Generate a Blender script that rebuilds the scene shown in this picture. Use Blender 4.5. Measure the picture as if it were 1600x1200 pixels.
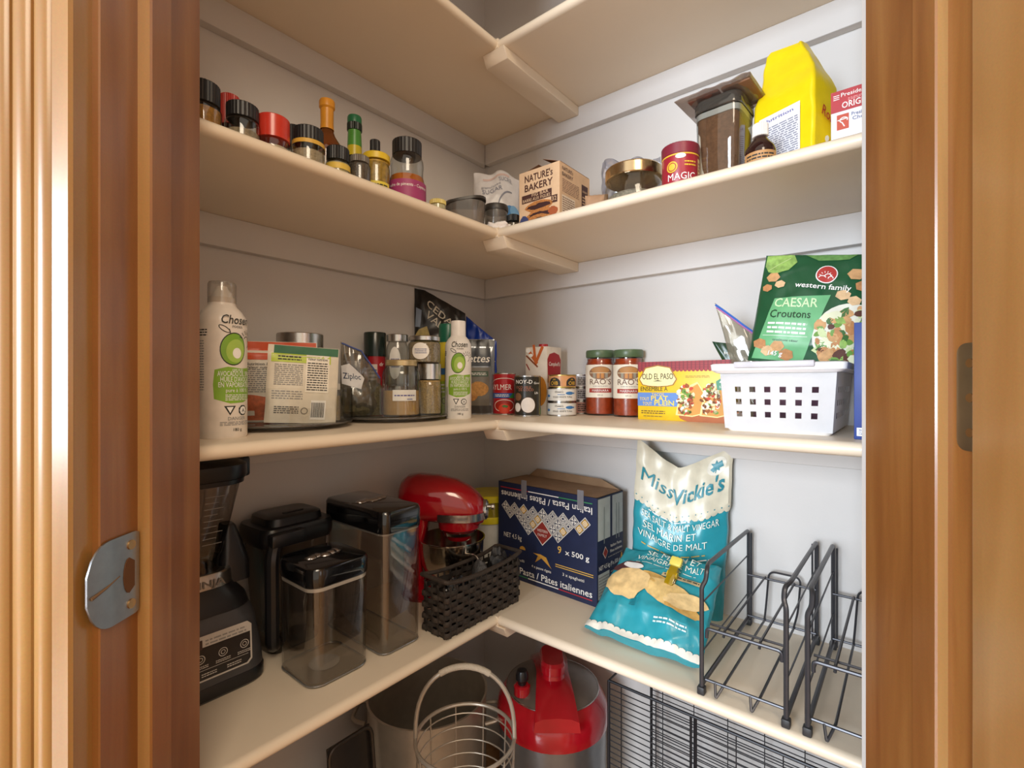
import bpy, bmesh, math, random
from mathutils import Vector, Matrix, noise
for _o in list(bpy.data.objects): bpy.data.objects.remove(_o)
SC = bpy.context.scene
COL = SC.collection
pi = math.pi
F = 765.0                                   # focal length in pixels of a 1600 px wide frame
# ---------------------------------------------------------------- camera
cd = bpy.data.cameras.new('camera'); cam = bpy.data.objects.new('camera', cd); COL.objects.link(cam)
cam.location = (0, 0, 0); cam.rotation_euler = (pi/2, 0, 0)
cd.sensor_width = 36.0; cd.lens = 36.0*F/1600.0; cd.clip_start = 0.02
SC.camera = cam
# ---------------------------------------------------------------- world, lights, exposure
wd = bpy.data.worlds.new('world'); SC.world = wd; wd.use_nodes = True
bgn = wd.node_tree.nodes['Background']
bgn.inputs[0].default_value = (1.0, 0.87, 0.72, 1); bgn.inputs[1].default_value = 0.72
def area(name, loc, target, sx, sy, power, col):
    l = bpy.data.lights.new(name, 'AREA'); l.shape = 'RECTANGLE'; l.size = sx; l.size_y = sy
    l.energy = power; l.color = col
    o = bpy.data.objects.new(name, l); COL.objects.link(o); o.location = loc
    o.rotation_euler = (Vector(target)-Vector(loc)).to_track_quat('-Z', 'Y').to_euler()
    return o
area('kitchen_window_light', (-2.35, -2.3, 0.35), (0.25, 1.0, 0.0), 1.5, 1.5, 150, (0.80, 0.90, 1.0))
area('kitchen_ceiling_light', (0.35, -1.0, 1.25), (0.0, 0.9, -0.2), 0.7, 0.7, 13, (1.0, 0.83, 0.62))
SC.view_settings.view_transform = 'Standard'; SC.view_settings.look = 'None'
SC.view_settings.gamma = 1.0; SC.view_settings.use_curve_mapping = False
SC.view_settings.exposure = 0.40
SC.cycles.transparent_max_bounces = 32
SC.cycles.max_bounces = 10
SC.cycles.diffuse_bounces = 6
# ---------------------------------------------------------------- pantry frame: corner C, u along right wall, v along left wall
CX, CY = -0.0787, 1.4
RX, RY = 0.7746, -0.6325
LX, LY = -0.6325, -0.7746
AR = math.atan2(RY, RX)                     # rotation of things that face the right shelf's front
AL = AR + pi/2                              # rotation of things that face the left shelf's front
ZT, ZU, ZM, ZL = 0.688, 0.3116, -0.072, -0.463
FLOOR = -1.02
SD = 0.305
def W(u, v): return (CX+u*RX+v*LX, CY+u*RY+v*LY)
def PX(px, py, z):
    Y = z*F/(600.0-py); return ((px-800)/F*Y, Y)
def onU(px, u):
    k = (px-800)/F; v = (k*(CY+u*RY)-(CX+u*RX))/(LX-k*LY); return W(u, v)
def onV(px, v):
    k = (px-800)/F; u = (k*(CY+v*LY)-(CX+v*LX))/(RX-k*RY); return W(u, v)
def atY(px, Y): return ((px-800)/F*Y, Y)
def back(p, r):
    n = math.hypot(*p); return (p[0]+p[0]/n*r, p[1]+p[1]/n*r)
def zat(py, Y): return (600.0-py)/F*Y
def face(p): return math.atan2(-p[0], p[1])
# ---------------------------------------------------------------- materials
def lin(h):
    h = h.lstrip('#'); out = []
    for i in (0, 2, 4):
        c = int(h[i:i+2], 16)/255.0
        out.append(c/12.92 if c <= 0.04045 else ((c+0.055)/1.055)**2.4)
    return tuple(out)
_mc = {}
def nmat(name):
    m = bpy.data.materials.new(name); m.use_nodes = True
    return m, m.node_tree.nodes, m.node_tree.links, m.node_tree.nodes['Principled BSDF']
def M(h, rough=0.5, metal=0.0, var=0.07, scale=45, bump=0.0, coat=0.0, bscale=None):
    k = (h, rough, metal, var, scale, bump, coat, bscale)
    if k in _mc: return _mc[k]
    m, N, L, b = nmat('surface_'+h.strip('#'))
    c = lin(h)
    tc = N.new('ShaderNodeTexCoord'); nz = N.new('ShaderNodeTexNoise')
    nz.inputs['Scale'].default_value = scale; nz.inputs['Detail'].default_value = 3
    L.new(tc.outputs['Object'], nz.inputs['Vector'])
    r = N.new('ShaderNodeValToRGB')
    r.color_ramp.elements[0].position = 0.3; r.color_ramp.elements[1].position = 0.7
    r.color_ramp.elements[0].color = tuple(x*(1-var) for x in c)+(1,)
    r.color_ramp.elements[1].color = tuple(min(1, x*(1+var)) for x in c)+(1,)
    L.new(nz.outputs['Fac'], r.inputs[0]); L.new(r.outputs[0], b.inputs['Base Color'])
    b.inputs['Roughness'].default_value = rough; b.inputs['Metallic'].default_value = metal
    b.inputs['Coat Weight'].default_value = coat
    if bump:
        n2 = nz
        if bscale:
            n2 = N.new('ShaderNodeTexNoise'); n2.inputs['Scale'].default_value = bscale; n2.inputs['Detail'].default_value = 4
            L.new(tc.outputs['Object'], n2.inputs['Vector'])
        bp = N.new('ShaderNodeBump'); bp.inputs['Strength'].default_value = bump; bp.inputs['Distance'].default_value = 0.004
        L.new(n2.outputs['Fac'], bp.inputs['Height']); L.new(bp.outputs[0], b.inputs['Normal'])
    _mc[k] = m; return m
def GL(h='#f4f6f6', refl=0.5, rough=0.03, dens=0.0, dcol='#888888'):
    """clear thin glass or plastic: tinted transparency, fresnel gloss, and an optional milky share"""
    k = ('gl', h, refl, rough, dens, dcol)
    if k in _mc: return _mc[k]
    m, N, L, b = nmat('clear_'+h.strip('#'))
    out = N['Material Output']; N.remove(b)
    tr = N.new('ShaderNodeBsdfTransparent'); gs = N.new('ShaderNodeBsdfGlossy'); mx = N.new('ShaderNodeMixShader')
    tc = N.new('ShaderNodeTexCoord'); nz = N.new('ShaderNodeTexNoise'); nz.inputs['Scale'].default_value = 20
    L.new(tc.outputs['Object'], nz.inputs['Vector'])
    rp = N.new('ShaderNodeValToRGB'); c = lin(h)
    rp.color_ramp.elements[0].color = tuple(x*0.96 for x in c)+(1,); rp.color_ramp.elements[1].color = c+(1,)
    L.new(nz.outputs['Fac'], rp.inputs[0])
    lw = N.new('ShaderNodeLayerWeight'); lw.inputs['Blend'].default_value = 0.5
    p2 = N.new('ShaderNodeMath'); p2.operation = 'POWER'; p2.inputs[1].default_value = 4.0
    ed = N.new('ShaderNodeMix'); ed.data_type = 'RGBA'; ed.inputs[7].default_value = tuple(x*0.45 for x in c)+(1,)
    L.new(lw.outputs['Facing'], p2.inputs[0]); L.new(p2.outputs[0], ed.inputs['Factor'])
    L.new(rp.outputs[0], ed.inputs[6]); L.new(ed.outputs[2], tr.inputs[0])
    gs.inputs['Roughness'].default_value = rough
    fr = N.new('ShaderNodeLayerWeight'); fr.inputs['Blend'].default_value = 0.5
    pw = N.new('ShaderNodeMath'); pw.operation = 'POWER'; pw.inputs[1].default_value = 3.5
    mu = N.new('ShaderNodeMath'); mu.operation = 'MULTIPLY_ADD'; mu.inputs[1].default_value = refl; mu.inputs[2].default_value = 0.17*refl
    L.new(fr.outputs['Facing'], pw.inputs[0]); L.new(pw.outputs[0], mu.inputs[0]); L.new(mu.outputs[0], mx.inputs[0])
    src = tr
    if dens:
        df = N.new('ShaderNodeBsdfDiffuse'); df.inputs[0].default_value = lin(dcol)+(1,)
        m2 = N.new('ShaderNodeMixShader'); m2.inputs[0].default_value = dens
        L.new(tr.outputs[0], m2.inputs[1]); L.new(df.outputs[0], m2.inputs[2]); src = m2
    L.new(src.outputs[0], mx.inputs[1]); L.new(gs.outputs[0], mx.inputs[2]); L.new(mx.outputs[0], out.inputs[0])
    _mc[k] = m; return m
def WOOD(c1, c2, c3, rough=0.4, coat=0.8, name='stained_wood'):
    m, N, L, b = nmat(name)
    tc = N.new('ShaderNodeTexCoord'); mp = N.new('ShaderNodeMapping'); mp.inputs['Scale'].default_value = (22, 22, 1.6)
    nz = N.new('ShaderNodeTexNoise'); nz.inputs['Scale'].default_value = 1.6; nz.inputs['Detail'].default_value = 6; nz.inputs['Distortion'].default_value = 0.6
    L.new(tc.outputs['Object'], mp.inputs[0]); L.new(mp.outputs[0], nz.inputs['Vector'])
    rp = N.new('ShaderNodeValToRGB'); e = rp.color_ramp.elements
    e[0].position = 0.25; e[0].color = lin(c1)+(1,); e[1].position = 0.75; e[1].color = lin(c3)+(1,)
    x = e.new(0.5); x.color = lin(c2)+(1,)
    L.new(nz.outputs['Fac'], rp.inputs[0])
    n2 = N.new('ShaderNodeTexNoise'); n2.inputs['Scale'].default_value = 520; n2.inputs['Detail'].default_value = 2
    L.new(tc.outputs['Object'], n2.inputs['Vector'])
    mx = N.new('ShaderNodeMix'); mx.data_type = 'RGBA'; mx.blend_type = 'MULTIPLY'; mx.inputs['Factor'].default_value = 0.22
    L.new(rp.outputs[0], mx.inputs[6]); L.new(n2.outputs['Color'], mx.inputs[7])
    L.new(mx.outputs[2], b.inputs['Base Color'])
    b.inputs['Roughness'].default_value = rough; b.inputs['Coat Weight'].default_value = coat; b.inputs['Coat Roughness'].default_value = 0.2
    return m
# ---------------------------------------------------------------- object helpers
def obj(name, me, mats=None, parent=None, label=None, sharp=0.6):
    if isinstance(me, bmesh.types.BMesh):
        bm = me; bmesh.ops.recalc_face_normals(bm, faces=bm.faces[:])
        me = bpy.data.meshes.new(name); bm.to_mesh(me); bm.free()
    me.shade_smooth()
    try: me.set_sharp_from_angle(angle=sharp)
    except Exception: pass
    if mats is not None:
        for m in (mats if isinstance(mats, (list, tuple)) else [mats]): me.materials.append(m)
    o = bpy.data.objects.new(name, me); COL.objects.link(o)
    if parent is not None: o.parent = parent
    if label: o['label'] = label
    return o
def thing(name, label, cat, loc, rz=0.0, group=None):
    o = bpy.data.objects.new(name, None); COL.objects.link(o); o.empty_display_size = 0.02
    o.location = loc; o.rotation_euler = (0, 0, rz); o['label'] = label; o['category'] = cat
    if group: o['group'] = group
    return o
def struct(o): o['kind'] = 'structure'; return o
def nb(): return bmesh.new()
def box(x0, x1, y0, y1, z0, z1, bev=0.0, bm=None, seg=2):
    b = bmesh.new()
    bmesh.ops.create_cube(b, size=1.0)
    for v in b.verts:
        v.co = Vector((x0+(v.co.x+.5)*(x1-x0), y0+(v.co.y+.5)*(y1-y0), z0+(v.co.z+.5)*(z1-z0)))
    if bev: bmesh.ops.bevel(b, geom=b.edges[:], offset=bev, segments=seg, affect='EDGES', profile=0.5)
    return merge(bm, b)
def merge(dst, src):
    if dst is None: return src
    me = bpy.data.meshes.new('tmp'); src.to_mesh(me); src.free(); dst.from_mesh(me); bpy.data.meshes.remove(me); return dst
def xf(bm, mat):
    bmesh.ops.transform(bm, matrix=mat, verts=bm.verts[:]); return bm
def lathe(prof, seg=32, bm=None, cx=0, cy=0, sx=1, sy=1):
    b = bm or bmesh.new(); rings = []
    for r, z in prof:
        if r <= 1e-6: rings.append([b.verts.new((cx, cy, z))])
        else: rings.append([b.verts.new((cx+sx*r*math.cos(2*pi*i/seg), cy+sy*r*math.sin(2*pi*i/seg), z)) for i in range(seg)])
    for a, c in zip(rings, rings[1:]):
        for i in range(seg):
            j = (i+1) % seg
            if len(a) == 1 and len(c) == 1: continue
            if len(a) == 1: b.faces.new((a[0], c[j], c[i]))
            elif len(c) == 1: b.faces.new((a[i], a[j], c[0]))
            else: b.faces.new((a[i], a[j], c[j], c[i]))
    return b
def rr(w, d, r, n=5):
    r = min(r, w/2-1e-5, d/2-1e-5); pts = []
    for cx, cy, a0 in ((w/2-r, d/2-r, 0), (-w/2+r, d/2-r, pi/2), (-w/2+r, -d/2+r, pi), (w/2-r, -d/2+r, 1.5*pi)):
        for i in range(n+1):
            a = a0+pi/2*i/n; pts.append((cx+r*math.cos(a), cy+r*math.sin(a)))
    return pts
def loft(secs, bm=None, n=5, cap=True):
    """secs: (z, w, d, r[, cx, cy])"""
    b = bm or bmesh.new(); rings = []
    for s in secs:
        z, w, d, r = s[:4]; ox, oy = (s[4], s[5]) if len(s) > 4 else (0, 0)
        rings.append([b.verts.new((x+ox, y+oy, z)) for x, y in rr(w, d, r, n)])
    for a, c in zip(rings, rings[1:]):
        k = len(a)
        for i in range(k): b.faces.new((a[i], a[(i+1) % k], c[(i+1) % k], c[i]))
    if cap: b.faces.new(rings[0][::-1]); b.faces.new(rings[-1])
    return b
def prism(poly, z0, z1, bm=None, bev=0):
    b = bmesh.new()
    lo = [b.verts.new((x, y, z0)) for x, y in poly]; hi = [b.verts.new((x, y, z1)) for x, y in poly]
    k = len(poly)
    for i in range(k): b.faces.new((lo[i], lo[(i+1) % k], hi[(i+1) % k], hi[i]))
    b.faces.new(lo[::-1]); b.faces.new(hi)
    if bev: bmesh.ops.bevel(b, geom=b.edges[:], offset=bev, segments=1, affect='EDGES')
    return merge(bm, b)
def tube(path, r, seg=8, bm=None, closed=False):
    b = bm or bmesh.new(); P = [Vector(p) for p in path]; n = len(P); rings = []
    up = None
    for i, p in enumerate(P):
        if closed: t = P[(i+1) % n]-P[i-1]
        else: t = P[min(i+1, n-1)]-P[max(i-1, 0)]
        t.normalize()
        if up is None:
            up = Vector((0, 0, 1)) if abs(t.z) < 0.9 else Vector((1, 0, 0))
        a = t.cross(up)
        if a.length < 1e-4: a = t.cross(Vector((0.3, 1, 0.1)))
        a.normalize(); c = a.cross(t); up = c
        rad = r[i] if isinstance(r, (list, tuple)) else r
        rings.append([b.verts.new(p+rad*(math.cos(2*pi*k/seg)*a+math.sin(2*pi*k/seg)*c)) for k in range(seg)])
    pr = list(zip(rings, rings[1:]))
    if closed: pr.append((rings[-1], rings[0]))
    for x, y in pr:
        for k in range(seg): b.faces.new((x[k], x[(k+1) % seg], y[(k+1) % seg], y[k]))
    if not closed: b.faces.new(rings[0][::-1]); b.faces.new(rings[-1])
    return b
def rnd_path(pts, rad, n=5):
    """polyline with rounded corners"""
    P = [Vector(p) for p in pts]; out = [P[0]]
    for i in range(1, len(P)-1):
        a = P[i-1]-P[i]; c = P[i+1]-P[i]; d = min(rad, a.length*.49, c.length*.49)
        s = P[i]+a.normalized()*d; e = P[i]+c.normalized()*d
        for k in range(n+1):
            t = k/n; out.append((1-t)**2*s+2*t*(1-t)*P[i]+t*t*e)
    out.append(P[-1]); return out
# ---------------------------------------------------------------- lettering and printed graphics
_tc = {}
def glyphs(s, bold=0.0):
    bold = 0.0 if ('M' in s or 'W' in s) else bold*.4
    k = (s, bold)
    if k in _tc: return _tc[k]
    cu = bpy.data.curves.new('t', 'FONT'); cu.body = s; cu.size = 1.0; cu.resolution_u = 2; cu.offset = bold
    o = bpy.data.objects.new('t', cu); COL.objects.link(o)
    dg = bpy.context.evaluated_depsgraph_get(); dg.update()
    me = bpy.data.meshes.new_from_object(o.evaluated_get(dg))
    vs = [(v.co.x, v.co.y) for v in me.vertices]; fs = [tuple(p.vertices) for p in me.polygons]
    bpy.data.objects.remove(o); bpy.data.curves.remove(cu); bpy.data.meshes.remove(me)
    if not vs: vs = [(0, 0)]; fs = []
    x0 = min(v[0] for v in vs); x1 = max(v[0] for v in vs)
    _tc[k] = ([(x-x0, y) for x, y in vs], fs, x1-x0); return _tc[k]
class Print:
    def __init__(s, fn, step=0.012, lift=0.0003): s.fn = fn; s.v = []; s.f = []; s.mi = []; s.mats = []; s.step = step; s.lift = lift
    def add(s, vs, fs, mat, layer):
        if mat not in s.mats: s.mats.append(mat)
        k = s.mats.index(mat); o = len(s.v)
        s.v += [s.fn(x, y, s.lift*layer) for x, y in vs]
        s.f += [tuple(i+o for i in f) for f in fs]; s.mi += [k]*len(fs)
    def rect(s, x0, y0, x1, y1, mat, layer=1):
        nx = max(1, math.ceil(abs(x1-x0)/s.step)); ny = max(1, math.ceil(abs(y1-y0)/s.step))
        vs = [(x0+(x1-x0)*i/nx, y0+(y1-y0)*j/ny) for j in range(ny+1) for i in range(nx+1)]
        fs = [(j*(nx+1)+i, j*(nx+1)+i+1, (j+1)*(nx+1)+i+1, (j+1)*(nx+1)+i) for j in range(ny) for i in range(nx)]
        s.add(vs, fs, mat, layer)
    def poly(s, pts, mat, layer=1):
        b = bmesh.new(); b.faces.new([b.verts.new((x, y, 0)) for x, y in pts])
        bmesh.ops.triangulate(b, faces=b.faces[:])
        for _ in range(5):
            es = [e for e in b.edges if e.calc_length() > s.step*1.5]
            if not es: break
            bmesh.ops.subdivide_edges(b, edges=es, cuts=1); bmesh.ops.triangulate(b, faces=b.faces[:])
        b.verts.index_update()
        vs = [(v.co.x, v.co.y) for v in b.verts]; fs = [tuple(v.index for v in f.verts) for f in b.faces]; b.free()
        s.add(vs, fs, mat, layer)
    def ell(s, cx, cy, rx, ry, mat, layer=1, n=20, rot=0.0, jag=0.0, seed=0, a0=0.0, a1=2*pi):
        rg = random.Random(seed); c, q = math.cos(rot), math.sin(rot)
        full = abs(a1-a0-2*pi) < 1e-6
        k = n if full else n+1
        ri = [1+jag*(rg.random()-.5)*2 for _ in range(k)]
        nr = max(1, math.ceil(max(rx, ry)/s.step)); vs = [(cx, cy)]; fs = []
        for r in range(1, nr+1):
            for i in range(k):
                a = a0+(a1-a0)*i/n; x = rx*math.cos(a)*ri[i]*r/nr; y = ry*math.sin(a)*ri[i]*r/nr
                vs.append((cx+x*c-y*q, cy+x*q+y*c))
        for i in range(n):
            j = (i+1) % k; fs.append((0, 1+i, 1+j))
            for r in range(1, nr): a = 1+(r-1)*k; b = 1+r*k; fs.append((a+i, b+i, b+j, a+j))
        s.add(vs, fs, mat, layer)
    def ring(s, cx, cy, rx, ry, wd, mat, layer=1, n=24, a0=0.0, a1=2*pi, rot=0.0):
        c, q = math.cos(rot), math.sin(rot)
        vs = []
        for i in range(n+1):
            a = a0+(a1-a0)*i/n
            for k in (0, wd):
                x = (rx-k)*math.cos(a); y = (ry-k)*math.sin(a); vs.append((cx+x*c-y*q, cy+x*q+y*c))
        s.add(vs, [(2*i, 2*i+2, 2*i+3, 2*i+1) for i in range(n)], mat, layer)
    def line(s, x0, y0, x1, y1, wd, mat, layer=1):
        dx, dy = x1-x0, y1-y0; l = math.hypot(dx, dy) or 1; nx, ny = -dy/l*wd/2, dx/l*wd/2
        n = max(1, math.ceil(l/s.step)); vs = []
        for i in range(n+1):
            t = i/n; vs += [(x0+dx*t+nx, y0+dy*t+ny), (x0+dx*t-nx, y0+dy*t-ny)]
        s.add(vs, [(2*i, 2*i+1, 2*i+3, 2*i+2) for i in range(n)], mat, layer)
    def text(s, t, x, y, h, mat, w=None, al='c', layer=3, rot=0.0, bold=0.015, shear=0.0):
        vs, fs, wd = glyphs(t, bold); sy = h/0.7; sx = sy if w is None else w/max(wd, 1e-6)
        W_ = wd*sx; ox = {'c': -W_/2, 'l': 0, 'r': -W_}[al]; c, q = math.cos(rot), math.sin(rot)
        out = []
        for a, b in vs:
            X = a*sx+ox+shear*b*sy; Y = b*sy; out.append((x+X*c-Y*q, y+X*q+Y*c))
        s.add(out, fs, mat, layer)
    def rows(s, x0, y0, x1, y1, n, mat, layer=2, seed=1, fill=0.45, gap=0.0):
        rg = random.Random(seed); h = (y1-y0)/n
        for i in range(n):
            x = x0; y = y0+i*h
            while x < x1:
                wl = (x1-x0)*rg.uniform(.06, .2); e = min(x1, x+wl)
                s.rect(x, y+h*.25, e, y+h*(.25+fill), mat, layer); x = e+(x1-x0)*.03
            if rg.random() < .3: pass
    def blobs(s, x0, y0, x1, y1, n, mats, r0, r1, layer=2, seed=1, inside=None):
        rg = random.Random(seed)
        for i in range(n):
            x = rg.uniform(x0, x1); y = rg.uniform(y0, y1)
            if inside and not inside(x, y): continue
            r = rg.uniform(r0, r1)
            s.ell(x, y, r, r*rg.uniform(.55, .9), mats[rg.randrange(len(mats))], layer+(i % 5)*.25, n=8, rot=rg.uniform(0, 3), jag=.2, seed=i)
    def build(s, parent, name='printed_label', label=None):
        me = bpy.data.meshes.new(name); me.from_pydata(s.v, [], s.f)
        for m in s.mats: me.materials.append(m)
        me.polygons.foreach_set('material_index', s.mi); me.update()
        return obj(name, me, None, parent, label)
def flat(d, ox=0, oz=0): return lambda x, y, o: (x+ox, -d-o, y+oz)
def flat_right(d): return lambda x, y, o: (d+o, x, y)      # face with normal +x, print x runs along +y
def flat_left(d): return lambda x, y, o: (-d-o, -x, y)
def cyl(r):
    rf = r if callable(r) else (lambda z: r)
    def fn(x, z, o):
        q = rf(z); a = x/q; return ((q+o)*math.sin(a), -(q+o)*math.cos(a), z)
    return fn
WHITE = M('#f2f0ec', .45); BLK = M('#141416', .35); INK = M('#2b2a28', .6); GREY = M('#8d8c8a', .5)
# ---------------------------------------------------------------- bags
class Bag:
    """inflated film bag; local x right, z up, front toward -y"""
    def __init__(s, w, h, T, seed=0, prof=None, wr=0.003, top=None, side=None, p=2.0, gz=0.0, nx=26, nz=34, wf=18.0, bend=None):
        s.w, s.h, s.T, s.seed, s.wr, s.p, s.nx, s.nz, s.wf = w, h, T, seed, wr, p, nx, nz, wf
        s.prof = prof or (lambda t: max(0.0, math.sin(pi*min(1, max(0, t))))**.55)
        s.top = top or (lambda x: 0.0); s.side = side or (lambda t, sg: 1.0); s.bend = bend or (lambda t: 0.0)
    def pt(s, x, t, front):
        x = max(-1, min(1, x)); t = max(0, min(1, t))
        hw = s.w/2*s.side(t, 1 if x > 0 else -1)
        X = x*hw; Z = t*(s.h+s.top(x))
        th = s.T/2*(max(0, 1-abs(x)**s.p))**.5*s.prof(t)
        n = noise.noise(Vector((X*s.wf+s.seed*7.1, Z*s.wf*.8, s.seed+(0 if front else 9))))
        n2 = noise.noise(Vector((X*s.wf*3.1+s.seed, Z*s.wf*2.2, s.seed*1.7)))
        n3 = abs(noise.noise(Vector((X*s.wf*1.5+Z*s.wf*.7+s.seed*3.3, Z*s.wf*.6-X*s.wf*.5, s.seed+2.5))))
        n4 = abs(noise.noise(Vector((X*s.wf*.9-Z*s.wf*1.1+s.seed*1.3, Z*s.wf*.5+X*s.wf*.4, s.seed+6.5))))
        wv = s.wr*(.8*n+.35*n2+1.1*(min(.22, n3)-.15)+1.1*(min(.2, n4)-.14))
        wv += .5*s.wr*noise.noise(Vector((x*3, t*3, s.seed+4.0)))*2*abs(2*t-1)
        y = (-(th+.0006) if front else th+.0006)
        y += wv*(1 if front else .8)*min(1, 6*(1-abs(x))+.3)
        return Vector((X+.25*s.wr*n2, y+s.bend(t), Z))
    def bm(s):
        b = bmesh.new(); rings = []
        for j in range(s.nz+1):
            t = j/s.nz; R = []
            for i in range(s.nx+1): R.append(b.verts.new(s.pt(-1+2*i/s.nx, t, True)))
            for i in range(s.nx, -1, -1): R.append(b.verts.new(s.pt(-1+2*i/s.nx, t, False)))
            rings.append(R)
        k = len(rings[0])
        for a, c in zip(rings, rings[1:]):
            for i in range(k): b.faces.new((a[i], a[(i+1) % k], c[(i+1) % k], c[i]))
        for R in (rings[0], rings[-1]):
            m = s.nx+1
            for i in range(m-1): b.faces.new((R[i], R[i+1], R[k-2-i], R[k-1-i]))
        return b
    def fn(s, x, y, o):
        # y measured on the flat bag, 0..h ; x in metres
        t = y/s.h; hw = s.w/2*s.side(t, 1 if x > 0 else -1)
        p = s.pt(x/hw, t, True); e = .004
        a = s.pt((x+e)/hw, t, True)-s.pt((x-e)/hw, t, True); c = s.pt(x/hw, t+e/s.h, True)-s.pt(x/hw, t-e/s.h, True)
        n = a.cross(c)
        if n.length < 1e-9: n = Vector((0, -1, 0))
        n.normalize()
        if n.y > 0: n = -n
        return tuple(p+n*(o+.0004))
# ================================================================ THE SETTING
wallm = M('#d3cfcc', .75, var=.02, scale=8, bump=.05, bscale=220)
shelfm = M('#e8d9c3', .38, var=.02, scale=6, bump=.03, bscale=150)
wood = WOOD('#7c481d', '#8f5a29', '#a06c36')
wood_l = WOOD('#a87a44', '#b58850', '#c0955e', name='pale_wood')
wood_c = WOOD('#8f6530', '#a0743c', '#b0864c', name='casing_wood')  # lighter copy of the wood; the casing's stronger light is in its colour
wood_d = WOOD('#a9743a', '#b27f45', '#bc8a50', name='door_wood')
YP = 0.545                                  # pantry-side face of the wall with the doorway
def uv_poly(pts): return [W(u, v) for u, v in pts]
def vend(u, y=YP): return (CY+u*RY-y)/(-LY)
def uend(v, y=YP): return (CY+v*LY-y)/(-RY)
CEIL = 1.3
struct(obj('wall_left', prism(uv_poly([(0, 0), (0, vend(0)), (-.1, vend(-.1)), (-.1, -.1), (0, -.1)]), FLOOR, CEIL), wallm))
struct(obj('wall_right', prism(uv_poly([(0, 0), (uend(0), 0), (uend(-.1), -.1), (0, -.1)]), FLOOR, CEIL), wallm))
struct(obj('wall_doorway_left', prism([(-2.6, .405), (-.36, .405), (-.36, YP), (-2.6, YP)], FLOOR, CEIL), wallm))
struct(obj('wall_doorway_right', prism([(.416, .405), (2.6, .405), (2.6, YP+.012), (.398, YP+.012), (.398, .5495), (.416, .5495)], FLOOR, CEIL), wallm))
struct(obj('wall_doorway_top', prism([(-.36, .405), (.416, .405), (.416, YP), (-.36, YP)], 1.0, CEIL), wallm))
struct(obj('ceiling', prism([(-1.0, YP), (1.3, YP), (1.3, 1.6), (-1.0, 1.6)], CEIL, CEIL+.05), wallm))
struct(obj('floor', prism([(-4, -4), (4, -4), (4, 1.7), (-4, 1.7)], FLOOR-.05, FLOOR), WOOD('#9a6a3c', '#b5824e', '#c89a66', name='floor_wood')))
# fluted door casing on the left
prof = [(-.346, .4035), (-.346, .386), (-.348, .3836), (-.3605, .3836), (-.3615, .3848), (-.3622, .3885)]
x = -.3622
for k in range(4):
    w = .0158
    for i in range(0, 9):
        a = pi*i/8; prof.append((x-w/2+w/2*math.cos(a), .3885-.0052*math.sin(a)))
    x -= w+.0012; prof.append((x, .3885))
prof += [(x-.001, .3845), (x-.016, .3836), (x-.018, .386), (x-.018, .4035)]
struct(obj('trim_1', prism(prof, FLOOR, 1.06), wood_c, sharp=.4))
# jambs with their stops
jl = struct(obj('trim_2', prism([(-.36, .4035), (-.341, .4035), (-.34, .4045), (-.34, .533), (-.341, .534), (-.36, .534)], FLOOR, 1.0), wood))
def stop(x0, x1, parent):
    s = 1 if x1 > x0 else -1
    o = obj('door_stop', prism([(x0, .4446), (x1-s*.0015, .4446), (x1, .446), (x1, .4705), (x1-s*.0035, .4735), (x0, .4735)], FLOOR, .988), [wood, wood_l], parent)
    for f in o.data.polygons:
        if f.normal.y < -.9: f.material_index = 1     # paler wood on the stop's front face
    return o
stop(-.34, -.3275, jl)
jr = struct(obj('trim_3', prism([(.415, .4035), (.3965, .4035), (.396, .4045), (.396, .548), (.397, .549), (.415, .549)], FLOOR, 1.0), wood))
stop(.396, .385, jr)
struct(obj('trim_4', prism([(-.36, .4035), (.415, .4035), (.415, .534), (-.36, .534)], 1.0, 1.018), wood))
struct(obj('trim_5', box(-.44, .5, .3836, .4030, 1.007, 1.09, .002), wood))
# strike plate (on the left jamb, its lip bent out over the casing's edge)
nick = M('#a3a6aa', .42, 1.0, var=.05, scale=120)
brass = M('#cfa878', .35, 1.0)
sb = nb()
zc = -.168; outl = []
def plate_pt(s, z):                          # s runs along the jamb from the stop (0) towards the kitchen
    if s < .030: return Vector((-.3385, .4425-s, z))
    q = s-.030; return Vector((-.3385-.10*q-5.0*q*q*.6, .4125-q, z))
rowsn = 14; grid = []
for i in range(rowsn+1):
    s = .0505*i/rowsn
    hh = .0365 if s < .028 else .0365*math.sqrt(max(.06, 1-((s-.028)/.0235)**2.6))
    if s < .004: hh -= (.004-s)*.4
    grid.append([plate_pt(s, zc+hh*(2*j/10-1)) for j in range(11)])
def sheet(grid, th, nrm):
    b = bmesh.new(); A = [[b.verts.new(p) for p in r] for r in grid]; B = [[b.verts.new(p+nrm*th) for p in r] for r in grid]
    n, m = len(A), len(A[0])
    for i in range(n-1):
        for j in range(m-1):
            b.faces.new((A[i][j], A[i][j+1], A[i+1][j+1], A[i+1][j])); b.faces.new((B[i][j], B[i+1][j], B[i+1][j+1], B[i][j+1]))
    for i in range(n-1):
        b.faces.new((A[i][0], A[i+1][0], B[i+1][0], B[i][0])); b.faces.new((A[i][-1], B[i][-1], B[i+1][-1], A[i+1][-1]))
    for j in range(m-1):
        b.faces.new((A[0][j], B[0][j], B[0][j+1], A[0][j+1])); b.faces.new((A[-1][j], A[-1][j+1], B[-1][j+1], B[-1][j]))
    return b
sp = obj('strike_plate', sheet(grid, .0016, Vector((1, 0, 0))), nick, jl, label='brushed nickel strike plate')
def xdisc(r, x0, x1, y, z, ry=None, seg=20):
    b = lathe([(0, 0), (r, 0), (r, x1-x0), (0, x1-x0)], seg); 
    return xf(b, Matrix.Translation((x0, y, z)) @ Matrix.Rotation(pi/2, 4, 'Y') @ Matrix.Diagonal((1, (ry or r)/r, 1, 1)))
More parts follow.
